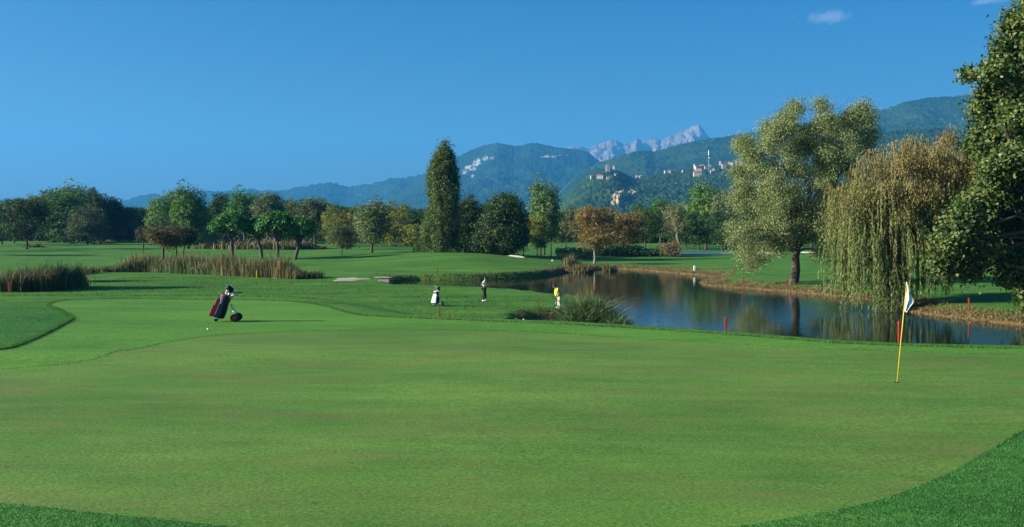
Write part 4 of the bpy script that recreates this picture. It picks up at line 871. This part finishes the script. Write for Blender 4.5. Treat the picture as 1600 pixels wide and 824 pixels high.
# ---------------------------------------------------------------- stakes
GS = 'red stakes marking the water hazard'
def stake(px, Y, hgt, w, mat, label, group, name='hazard_stake', lean=0):
    p = at(px, Y) if not hasattr(Y, 'x') else Y
    mb = MB(); k = .8; V = []; h = hgt; r = w/2
    for z, q in ((-.2, .9), (h-.04, 1), (h, .55)):
        for x, y in ((-r, -r), (r, -r), (r, r), (-r, r)): V.append((x*q+lean*max(z, 0), y*q, z))
    Fs = [(3, 2, 1, 0), (8, 9, 10, 11)]+[(a+i, a+(i+1) % 4, a+4+(i+1) % 4, a+4+i) for a in (0, 4) for i in range(4)]
    mb.add(V, Fs); o = mb.build(name, mat, None, bevel=.004); o.location = p; return tag(o, label, 'stake', group)
for (px, base, top, w, lab, lean) in [
 (15, 458, 443, .13, 'bright red stake before the dark reeds at far left', -.06), (589, 433, 425, .12, 'short red stake left of the stream culvert', 0), (608.5, 443, 426, .11, 'red stake standing at the stone culvert', .03),
 (665, 445, 433, .11, 'red stake on the near edge of the narrow stream', 0), (683, 430.5, 416.5, .12, 'red stake on the mound beyond the stream', 0), (747, 447, 435, .10, 'red stake just left of the standing golfer', 0), (764, 426, 420, .11, 'small red stake on the mound above the standing golfer', 0),
 (687, 496, 480, .07, 'thin red stake just below the white golf bag', 0), (702, 497, 490, .06, 'short red stub right of the thin stake below the white bag', 0), (817, 450, 437, .10, 'red stake on the lawn edge between the two golfers', 0), (841, 485, 465, .08, 'red stake by the small brown inlet', .02),
 (858, 455, 442, .10, 'red stake behind the putting golfer', 0), (925, 472, 453, .08, 'dark red stake left of its thicker neighbour at the reeds', 0), (930.5, 464, 446, .13, 'thick red stake at the point of the lawn by the reeds', 0), (853, 415, 408, .12, 'small orange stake by the stream tip', 0), (863, 421, 412, .12, 'orange stake on the stream bank tip', 0),
 (1161, 444.5, 433, .12, 'red stake on the peninsula bank', 0), (1229, 448, 436, .12, 'red stake leaning on the left of the willow trunk', .03), (1147, 427, 419, .16, 'red stake in the lawn left of the willow', 0), (1037, 420, 413, .13, 'faint red stake on the far shore grass', 0), (1073, 423, 417, .13, 'faint red stake near the white marker post', 0),
 (1514, 487, 466, .11, 'red stake on the right hand bank under the near tree', 0)]:
    g = gp(px, base, 30); hh = (base-top)/F*g.y; stake(px, g, hh, w*.75, M['red'], lab, GS, lean=lean)
for (px, Y, top, lab) in [(1134, 37.2, 495.5, 'red stake behind the green against open water'), (1405, 32.5, 502, 'red stake partly hidden behind the yellow flagstick')]:
    g = at(px, Y); stake(px, g, CZ+(HY-top)/F*Y-g.z, .075, M['red'], lab, GS)
for (px, base, top, lab) in [(401, 434.5, 423, 'yellow stake in front of the long reed bed'), (495.5, 434.5, 421, 'yellow stake at the right end of the long reed bed')]:
    g = gp(px, base, 30); stake(px, g, (base-top)/F*g.y, .10, M['yellow'], lab, 'yellow stakes at the long reed bed', name='yellow_stake')
g = gp(1085, 423, 60); stake(1085, g, .65, .22, M['white'], 'short white marker post on the far lawn', None, name='marker_post')
g = gp(818, 502, 30, 60); g = at(818, 56.5); stake(818, g, .35, .09, M['white'], 'small white peg at the dark inlet', None, name='marker_peg')
# white tee ball beside the near trolley
g = gp(325, 516, 8, 60); o = MB().ball((0, 0, .03), .036, 14, 10).build('golf_ball', M['white'], None, smooth=True); o.location = g; tag(o, 'white ball lying on the apron left of the near golf trolley', 'golf ball')
# culvert, sand patch, stones
def ground_patch(name, px0, px1, Y0, Y1, mat, label, kind='structure'):
    c = ((px0+px1)/2-HX)/F*(Y0+Y1)/2; rx = (px1-px0)/2/F*(Y0+Y1)/2; cy = (Y0+Y1)/2; ry = (Y1-Y0)/2; V = [(c, cy, hz(c, cy)+.05)]; n = 40; rings = 5
    for k in range(1, rings+1):
        for i in range(n):
            a = 2*PI*i/n; q = k/rings*(1+.28*math.sin(3*a+1)*.6+.2*math.sin(5*a)); x = c+rx*q*math.cos(a); y = cy+ry*q*math.sin(a); V.append((x, y, hz(x, y)+(.05 if k < rings else -.03)))
    Fs = [(0, 1+i, 1+(i+1) % n) for i in range(n)]+[(1+(k-1)*n+i, 1+k*n+i, 1+k*n+(i+1) % n, 1+(k-1)*n+(i+1) % n) for k in range(1, rings) for i in range(n)]
    return tag(mesh(name, V, Fs, mat, None, True), label, kind=kind)
M['earth'] = plain('pale bare earth', (.42, .35, .26), .95, var=.3, scale=2.5, bump=.6)
ground_patch('bare_earth', 522, 572, 98.5, 106, M['earth'], 'pale bare earth patch between reeds and culvert')
g = gp(600, 440, 60); root = tag(empty('stone_culvert', g), 'low pale stone culvert where the stream begins', 'culvert')
MB().box((0, 0, .12), (1.1, .6, .5), taper=.92).build('headwall', M['stone'], root, bevel=.03); MB().box((-.1, .1, .40), (1.7, .9, .10)).build('capstone', M['stone'], root, bevel=.02)
for i, (px, py, w, lab) in enumerate([(893, 408, .9, 'large pale boulder among the grey shrubs'), (886, 404, .5, 'small pale boulder above the large one'), (864, 406, .45, 'small white stone left of the grey shrubs'), (869, 502, .0, '')]):
    if not lab: continue
    g = gp(px, py+3, 90); r = random.Random(i); mb = MB(); mb.ball((0, 0, w*.3), (w*.6, w*.5, w*.45), 9, 7); mb.V = [tuple(c*(1+r.uniform(-.14, .14)) for c in v) for v in mb.V]; o = mb.build('boulder', M['stone'], None); o.location = g; tag(o, lab, 'boulder', 'pale boulders by the stream tip')

# ---------------------------------------------------------------- golf bags on trolleys
def trolley(loc, rz, colA, colB, accent, towel, label, sc=1.0):
    root = tag(empty('golf_trolley', loc, rz, (sc*1.12, sc*1.05, sc*.96)), label, 'golf trolley'); bot = Vector((-.20, 0, .13)); top = Vector((.03, 0, .95)); ax = (top-bot).normalized()
    side = Vector((0, 1, 0)); fr = ax.cross(side).normalized()        # fr points towards the pockets (down and left)
    if fr.x > 0: fr = -fr
    bag = MB(); n = 16; prof = [(0, .13), (.02, .165), (.25, .18), (.5, .165), (.62, .155), (.78, .16), (.86, .17), (.875, .165), (.86, .14)]
    for q, (d, r) in enumerate(prof):
        for k in range(n): a = 2*PI*k/n; bag.V.append(tuple(bot+ax*d+(side*math.cos(a)*.95+fr*math.sin(a))*r))
    for q in range(len(prof)-1):
        for k in range(n): bag.F.append((q*n+k, q*n+(k+1) % n, (q+1)*n+(k+1) % n, (q+1)*n+k))
    bag.F.append(tuple(range(n))[::-1]); bag.F.append(tuple((len(prof)-1)*n+k for k in range(n))); bag.build('bag_body', M[colA], root, smooth=True)
    Mx = Matrix((fr, side, ax)).transposed()
    def pocket(d, out, sz, mat, y=0, nm='pocket'): return MB().box(tuple(bot+ax*d+fr*out+side*y), sz, M=Mx, taper=.86).build(nm, M[mat], root, smooth=False, bevel=.028)
    pocket(.22, .20, (.20, .30, .40), colB); pocket(.53, .17, (.15, .26, .28), accent); pocket(.32, .02, (.17, .12, .46), colA, .16); pocket(.30, .02, (.19, .13, .44), colA, -.17)
    pocket(.28, .075, (.035, .030, .40), towel, .115, 'trim_piping')
    MB().tube([tuple(bot+ax*.01), tuple(bot+ax*.06)], [.150, .155], 16).build('bag_base', M['rubber'], root)
    MB().tube([tuple(bot+ax*.80), tuple(bot+ax*.86)], [.168, .172], 16, cap=False).build('top_cuff', M[accent], root)
    st = MB().tube([tuple(bot+ax*.76+fr*.13), tuple(bot+ax*.62+fr*.23), tuple(bot+ax*.40+fr*.22), tuple(bot+ax*.22+fr*.22)], .018, 8); st.build('shoulder_strap', M['black'], root, smooth=True)
    r = random.Random(4)
    for k in range(5):                                                  # clubs with head covers and irons
        off = side*r.uniform(-.08, .08)+fr*r.uniform(-.07, .07); L = 1.0+.05*k; hd = bot+ax*(L+.03)+off*1.6
        c = MB().tube([tuple(bot+ax*.8+off), tuple(bot+ax*L+off*1.4)], .008, 6).build('club', M['steel'], root)
        if k < 3: MB().ball(tuple(hd+Vector((.0, 0, 0))), (.10, .075, .085), 10, 8).build('head_cover', M['black'], c, smooth=True)
        else: MB().box(tuple(hd), (.07, .02, .05), M=Mx).build('club_head', M['steel'], c, bevel=.005)
    # trolley frame
    MB().tube([(-.27, 0, .07), tuple(bot+ax*.03-fr*.14), tuple(bot+ax*.55-fr*.15), (.24, 0, .92), (.36, 0, 1.00)], .016, 8).build('frame', M['steel'], root, smooth=True)
    MB().tube([(.33, 0, .985), (.40, 0, 1.03), (.50, 0, 1.04)], .022, 8).build('handle', M['black'], root, smooth=True)
    MB().box((.30, 0, 1.02), (.13, .16, .05), rz=.1, taper=.8).build('scorecard_holder', M['black'], root, bevel=.015)
    # towel hung over the handle
    V = []; Fs = []
    for i in range(9):
        t_ = i/8; w = .05+.06*math.sin(PI*t_)
        for j in range(5): V.append((.14+.22*t_, (j/4-.5)*.16, .86+.10*t_-.0*j+.02*math.sin(t_*9+j)+.05*math.sin(PI*j/4)-.03*math.cos(t_*5)))
    for i in range(8):
        for j in range(4): a = i*5+j; Fs.append((a, a+1, a+6, a+5))
    tw = mesh('towel', V, Fs, M['whitecloth'], root, smooth=True); so = tw.modifiers.new('t', 'SOLIDIFY'); so.thickness = .035
    for sgn in (-1, 1):
        MB().tube([(.17, 0, .62), (.27, sgn*.20, .38), (.33, sgn*.27, .15)], .014, 8).build('strut', M['steel' if sgn < 0 else 'white'], root, smooth=True)
        w = MB(); w.tube([(.33, sgn*.27-.028, .145), (.33, sgn*.27+.028, .145)], [.145, .145], 22).build('wheel', M['rubber'], root, bevel=.012)
        wo_ = root.children[-1] if root.children else None
        MB().tube([(.33, sgn*.27-.036, .145), (.33, sgn*.27+.036, .145)], [.055, .055], 14).build('hub', M['maroon' if accent == 'maroon' else 'steel'], bpy.data.objects[[o.name for o in bpy.data.objects if o.name.startswith('wheel') and o.parent is root][-1]])
    MB().tube([(.33, -.27, .145), (.33, .27, .145)], .012, 8).build('axle', M['steel'], root)
    MB().tube([(-.28, -.03, .06), (-.28, .03, .06)], [.06, .06], 14).build('front_wheel', M['rubber'], root, bevel=.01)
    MB().box((-.20, 0, .11), (.24, .24, .03)).build('bag_rest', M['steel'], root, bevel=.01)
    return root
g1 = gp(352, 502.5, 10, 60); s1 = 1.08*(50/F*g1.y)/1.19
trolley(g1, R(6), 'navy', 'maroon', 'maroon', 'white', 'golf trolley with maroon and navy bag and a white towel on the apron', s1)
g2 = gp(682, 478.5, 40); s2 = (29/F*g2.y)/1.19
trolley(g2, R(72), 'black', 'white', 'white', 'black', 'golf trolley with black and white bag seen from the front', s2)

# ---------------------------------------------------------------- golfers
def skin_mesh(name, chains, mat, parent, sub=2):
    """one continuous surface grown round connected joints; chains {joint: (pos, radius)}, edges"""
    J, E_ = chains; names = list(J); me = bpy.data.meshes.new(name); me.from_pydata([J[k][0] for k in names], [(names.index(a), names.index(b)) for a, b in E_], [])
    me.materials.append(mat); o = bpy.data.objects.new(name, me); COL.objects.link(o); o.parent = parent
    sm = o.modifiers.new('skin', 'SKIN'); sm.use_smooth_shade = True
    for i, k in enumerate(names):
        r = J[k][1]; v = me.skin_vertices[0].data[i]; v.radius = r if hasattr(r, '__len__') else (r, r); v.use_root = (i == 0)
    su = o.modifiers.new('sub', 'SUBSURF'); su.levels = su.render_levels = sub; return o
def person(loc, rz, J, shirt, trouser, label, sc=1.0, sleeves='elbow'):
    root = tag(empty('person', loc, rz, sc), label, 'person'); v = {k: Vector(p) for k, p in J.items()}
    B = {'pelvis': (v['pelvis'], (.13, .10)), 'waist': (v['pelvis'].lerp(v['chest'], .5), (.13, .10)), 'chest': (v['chest'], (.16, .11)), 'neck0': (v['chest'].lerp(v['neck'], .75), (.075, .07)), 'neck': (v['neck'], .055), 'chin': (v['neck'].lerp(v['head'], .5), (.062, .068)), 'head': (v['head'], (.078, .094)), 'crown': (v['head']+(v['head']-v['neck']).normalized()*.085, (.062, .075))}
    E_ = [('pelvis', 'waist'), ('waist', 'chest'), ('chest', 'neck0'), ('neck0', 'neck'), ('neck', 'chin'), ('chin', 'head'), ('head', 'crown')]
    fwd = v['face']; B['nose'] = (v['head']+fwd*.115-Vector((0, 0, .015)), .014); E_.append(('head', 'nose'))
    for s in 'LR':
        B['sh'+s] = (v['sh'+s], .055); B['el'+s] = (v['el'+s], .042); B['wr'+s] = (v['wr'+s], .028); d = (v['wr'+s]-v['el'+s]).normalized(); pm = v['wr'+s]+d*.06; B['pm'+s] = (pm, (.036, .018))
        E_ += [('chest', 'sh'+s), ('sh'+s, 'el'+s), ('el'+s, 'wr'+s), ('wr'+s, 'pm'+s)]
        sd_ = d.cross(fwd).normalized() if d.cross(fwd).length > .1 else Vector((0, 1, 0)); dn = d.cross(sd_).normalized()
        for f_ in range(4):
            off = sd_*(f_-1.5)*.019; L = (.062, .070, .066, .052)[f_]; a = pm+off+d*.035; b = a+d*L*.5+dn*.012; c = b+d*L*.4+dn*.030
            B[f'f{f_}a{s}'] = (a, .0095); B[f'f{f_}b{s}'] = (b, .009); B[f'f{f_}c{s}'] = (c, .0075); E_ += [('pm'+s, f'f{f_}a{s}'), (f'f{f_}a{s}', f'f{f_}b{s}'), (f'f{f_}b{s}', f'f{f_}c{s}')]
        a = v['wr'+s]+d*.03+sd_*.035; b = a+d*.035+sd_*.018+dn*.01; B['ta'+s] = (a, .011); B['tb'+s] = (b, .0095); E_ += [('wr'+s, 'ta'+s), ('ta'+s, 'tb'+s)]
        B['hip'+s] = (v['hip'+s], .085); B['kn'+s] = (v['kn'+s], .055); B['an'+s] = (v['an'+s], .038); B['toe'+s] = (v['an'+s]+v['toe'+s]-Vector((0, 0, .04)), (.032, .025)); E_ += [('pelvis', 'hip'+s), ('hip'+s, 'kn'+s), ('kn'+s, 'an'+s), ('an'+s, 'toe'+s)]
    skin_mesh('body', (B, E_), M['skin'], root)
    up = (v['head']-v['neck']).normalized(); hd = MB(); hd.ball(tuple(v['head']+up*.055-fwd*.018), (.098, .094, .088), 14, 10); hd.build('hair', M['hair'], root, smooth=True)
    ls = v['head']+fwd*.086+up*.02; sdv = fwd.cross(up).normalized()
    for q in (-1, 1): MB().ball(tuple(ls+sdv*q*.032), .010, 8, 6).build('eye', M['hole'], root, smooth=True)
    for q in (-1, 1): MB().ball(tuple(v['head']+sdv*q*.084-up*.01), (.016, .016, .028), 8, 6).build('ear', M['skin'], root, smooth=True)
    MB().box(tuple(v['head']+fwd*.082-up*.052), (.02, .042, .010)).build('mouth', M['maroon'], root, bevel=.003)
    S = {'w': (v['pelvis']+Vector((0, 0, .03)), (.165, .135)), 'm': (v['pelvis'].lerp(v['chest'], .5), (.165, .14)), 'c': (v['chest'], (.19, .145)), 'n': (v['chest'].lerp(v['neck'], .62), (.09, .085))}; Es = [('w', 'm'), ('m', 'c'), ('c', 'n')]
    for s in 'LR':
        q = .55 if sleeves == 'elbow' else .9; S['s'+s] = (v['sh'+s], .080); S['e'+s] = (v['sh'+s].lerp(v['el'+s], q if sleeves == 'elbow' else 1), .068); Es += [('c', 's'+s), ('s'+s, 'e'+s)]
        if sleeves != 'elbow': S['f'+s] = (v['el'+s].lerp(v['wr'+s], .9), .046); Es.append(('e'+s, 'f'+s))
    skin_mesh('shirt', (S, Es), M[shirt], root)
    S = {'p': (v['pelvis']+Vector((0, 0, .02)), (.165, .13))}; Es = []
    for s in 'LR': S['h'+s] = (v['hip'+s], .105); S['k'+s] = (v['kn'+s], .082); S['a'+s] = (v['an'+s]+Vector((0, 0, .02)), .068); Es += [('p', 'h'+s), ('h'+s, 'k'+s), ('k'+s, 'a'+s)]
    skin_mesh('trousers', (S, Es), M[trouser], root)
    for s in 'LR':
        a = v['an'+s]; t_ = v['toe'+s]; mb = MB(); mb.tube([tuple(a-t_*.45+Vector((0, 0, -.045))), tuple(a+Vector((0, 0, -.035))), tuple(a+t_*.6+Vector((0, 0, -.05))), tuple(a+t_*1.05+Vector((0, 0, -.06)))], [.045, .055, .048, .03], 10); mb.build('shoe', M['white'], root, smooth=True)
    return root
# first golfer: upright, facing right, hands brought together at the belt behind an elbow thrown back
gA = gp(756.5, 471, 40); sA = (38.5/F*gA.y)/1.80
J = dict(pelvis=(0, 0, .96), chest=(.03, 0, 1.36), neck=(.05, 0, 1.53), head=(.085, 0, 1.66), face=(1, 0, -.15), shL=(.03, .17, 1.44), shR=(.02, -.17, 1.44), elL=(-.10, .27, 1.20), elR=(-.20, -.22, 1.22), wrL=(.08, .16, 1.04), wrR=(-.02, -.17, 1.02),
         hipL=(0, .09, .92), hipR=(.0, -.09, .92), knL=(.10, .11, .50), knR=(.0, -.11, .50), anL=(.09, .12, .09), anR=(-.08, -.12, .09), toeL=(.14, .02, 0), toeR=(.14, -.03, 0))
person(gA, R(0), J, 'whitecloth', 'trouser', 'golfer in white shirt and dark trousers standing sideways with hands at the waist', sA)
# second golfer: bent forward over a putter
gB = gp(869, 478, 40, 66); gB = at(872, min(gB.y, 62.5)); sB = ((478-440.5)/F*gB.y)/1.62
J = dict(pelvis=(.10, 0, .90), chest=(-.07, 0, 1.26), neck=(-.17, 0, 1.39), head=(-.27, 0, 1.49), face=(-.75, -.25, -.6), shL=(-.08, -.19, 1.31), shR=(-.08, .18, 1.31), elL=(-.17, -.20, 1.04), elR=(-.14, .17, 1.02), wrL=(-.16, -.05, .84), wrR=(-.14, .02, .80),
         hipL=(.09, -.09, .88), hipR=(.09, .09, .88), knL=(.05, -.13, .48), knR=(.08, .13, .48), anL=(.08, -.15, .09), anR=(.09, .15, .09), toeL=(-.12, -.05, 0), toeR=(-.13, .03, 0))
person(gB, R(20), J, 'yshirt', 'cream', 'golfer in yellow sweater and cream trousers bending over a putter by the pond', sB, sleeves='long')
pr_ = tag(empty('golf_putter', gB, R(20), sB), 'thin steel putter held by the bending golfer in yellow', 'golf club')
MB().tube([(-.15, -.015, .86), (-.17, -.015, .62)], .014, 8).build('grip', M['black'], pr_, smooth=True)
MB().tube([(-.17, -.015, .62), (-.22, -.02, .05)], .008, 8).build('shaft', M['steel'], pr_, smooth=True)
MB().box((-.235, -.02, .035), (.04, .12, .03)).build('club_head', M['steel'], pr_, bevel=.004)

# ---------------------------------------------------------------- castle, village and mast on the hill
def house(px, py, w, h, roofmat, label, group, d=None, rz=None, roof=True):
    p = on_hill(VN, px, py); s = p.y/F; W = w*s; Hh = h*s; D = (d or w*.8)*s; root = tag(empty('house', p-Vector((0, 0, 3)), rz if rz is not None else RNG.uniform(-.5, .5)), label, 'house', group); Hh += 3
    MB().box((0, 0, Hh*.5+1), (W, D, Hh+2)).build('wall', M['wall'], root)
    if roof: o = W/2*1.08; e = D/2*1.1; z = Hh+2.05; r = min(W, D)*.28; MB().add([(-o, -e, z), (o, -e, z), (o, e, z), (-o, e, z), (-o*.95, 0, z+r), (o*.95, 0, z+r)], [(0, 1, 5, 4), (2, 3, 4, 5), (1, 2, 5), (3, 0, 4), (3, 2, 1, 0)]).build('roof', M[roofmat], root)
    return root
gc = 'houses below the castle'; gv = 'houses of the hillside village'; gm = 'houses along the middle ridge'
c = on_hill(VN, 949, 267); c = Vector((c.x, c.y, c.z)); s = c.y/F
root = tag(empty('castle_tower', c-Vector((0, 0, 3))), 'square pale tower with brown window niche on the wooded castle hill', 'tower')
TWd, THt = 5.6*s, 10.5*s
MB().box((0, 0, THt/2), (TWd, TWd, THt)).build('wall', M['wall'], root); MB().box((0, 0, THt+.3), (TWd*1.1, TWd*1.1, .9)).build('parapet', M['stone'], root)
for k in range(4): MB().box(((k-1.5)*TWd*.3, -TWd*.5, THt+1.3), (TWd*.16, .8, 1.1)).build('merlon', M['wall'], root)
for k in range(3): MB().box((TWd*.06, -TWd*.5, THt*(.42+.2*k)), (TWd*.22, .3, THt*.12)).build('window', M['roof'], root)
for i, (px, py, w, h, lab) in enumerate([(959.5, 265, 3, 2.4, 'small white house just right of the castle tower'), (925, 280, 4.5, 2, 'low pale house leftmost below the castle'), (937, 281, 8, 2.2, 'longest white house below the castle'), (943, 280.5, 3, 2.5, 'short white house right of the longest one'), (963, 277, 3.5, 3.5, 'pale house on the right shoulder of the castle hill'), (951, 279.7, 6, 1.2, 'long low wall like house below the tower')]):
    house(px, py, w, h, 'roof', lab, gc)
for i, (px, py, w, h, lab) in enumerate([(994, 278, 4, 2, 'white house leftmost on the middle ridge'), (998.5, 278, 3, 1.6, 'small white house second on the middle ridge'), (1002.5, 278, 2.4, 2.6, 'narrow white house third on the middle ridge'), (1040, 270, 4.5, 2.2, 'bright white house on the ridge right of the middle group'), (1046, 270, 4, 1.6, 'low pale house beside the bright ridge house'), (1067, 270, 3, 2, 'lone pale house on the ridge left of the village')]):
    house(px, py, w, h, 'roof', lab, gm)
vill = [(1086, 263, 4, 3, 'white house at the upper left end of the village'), (1089, 265, 5, 3, 'pale house with red roof at the upper left end of the village'), (1095, 262, 3, 2.6, 'white village house left of the mast, highest of its cluster'), (1098.5, 262.5, 4, 3.2, 'pinkish village house left of the mast'), (1102.5, 265, 4, 2.6, 'cream house just left of the mast foot'), (1092, 270, 9, 3.4, 'large house with the broad red roof in the village'), (1090, 276, 12, 3.6, 'widest long white building at the bottom of the village'), (1110, 263.5, 3.4, 2, 'small white house right of the mast'), (1114, 267.5, 4.5, 2, 'low cream house right of the mast foot'), (1110.5, 271, 2.2, 2.4, 'small white house below the mast foot'), (1125.5, 258, 3.4, 3.6, 'tall white house right of the mast on the slope'), (1131, 262.5, 6, 3.4, 'broad white house in a dark gap of the village'), (1139, 257, 3, 2.6, 'white house left of the reddish row'), (1143, 258, 3, 2.6, 'pale house in the reddish row'), (1146.5, 259, 4.5, 2.4, 'long white house in the reddish row'), (1150.5, 253, 3.4, 3, 'ochre house high in the right part of the village'), (1156, 249, 4, 3.4, 'cream house topping the right part of the village'), (1153, 251.5, 3, 2.6, 'rust coloured house between the cream and the ochre one'), (1160, 257, 3.2, 3, 'white house at the right end of the village'), (1163, 257, 3, 2.6, 'last white house before the big willow'), (1154, 268, 3, 1.5, 'grey house low on the slope beside the willow'), (1324, 239, 7, 2.6, 'yellow house seen through the top of the big willow'), (1370, 236.5, 6, 2.8, 'yellow house right of the big willow'), (1352, 238, 4, 2, 'pale house between the two yellow houses'), (1298, 254, 4, 2.6, 'cream house behind the limbs of the big willow')]
for px, py, w, h, lab in vill: house(px, py, w, h, 'roof', lab, gv)
q = on_hill(VN, 1107.5, 268); s = q.y/F; Hm = 31*s; root = tag(empty('radio_mast', q-Vector((0, 0, 1))), 'tall thin lattice mast with pale top above the village', 'mast')
mb = MB()
for k in range(4): a = PI/4+k*PI/2; mb.tube([(math.cos(a)*2.0, math.sin(a)*2.0, 0), (math.cos(a)*.5, math.sin(a)*.5, Hm)], .22, 5)
for k in range(14):
    z0, z1 = Hm*k/14, Hm*(k+1)/14; r0, r1 = 2-1.5*k/14, 2-1.5*(k+1)/14
    for j in range(4): a = PI/4+j*PI/2; b_ = a+PI/2; mb.tube([(math.cos(a)*r0, math.sin(a)*r0, z0), (math.cos(b_)*r1, math.sin(b_)*r1, z1)], .13, 4)
mb.build('lattice', M['steel'], root); MB().tube([(0, 0, Hm*.93), (0, 0, Hm*.97)], 1.7, 10).build('antenna', M['white'], root); MB().tube([(0, 0, Hm), (0, 0, Hm+3)], [1.3, 1.0], 10).build('antenna', M['white'], root)
for k in (1,): MB().tube([(0, 0, Hm*.86), (0, 0, Hm*.90)], 1.4, 10).build('antenna', M['white'], root)

# anything that was only a pattern for copies
for k, pr in PROT.items():
    if k not in USED:
        for c_ in kids(pr): bpy.data.objects.remove(c_)
        bpy.data.objects.remove(pr)
# ---------------------------------------------------------------- the air
m, t_, o_ = newmat('haze'); vp = N(t_, 'ShaderNodeVolumePrincipled'); vp.inputs['Color'].default_value = (.075, .43, .95, 1); vp.inputs['Density'].default_value = 1.05e-4; vp.inputs['Anisotropy'].default_value = .1
t_.links.new(vp.outputs[0], o_.inputs['Volume'])
hzb = MB().box((0, 0, (1170-4)/2), (23000, 23000, 1174)).build('haze', m, None); tag(hzb, 'thin blue air over the whole valley', kind='stuff')
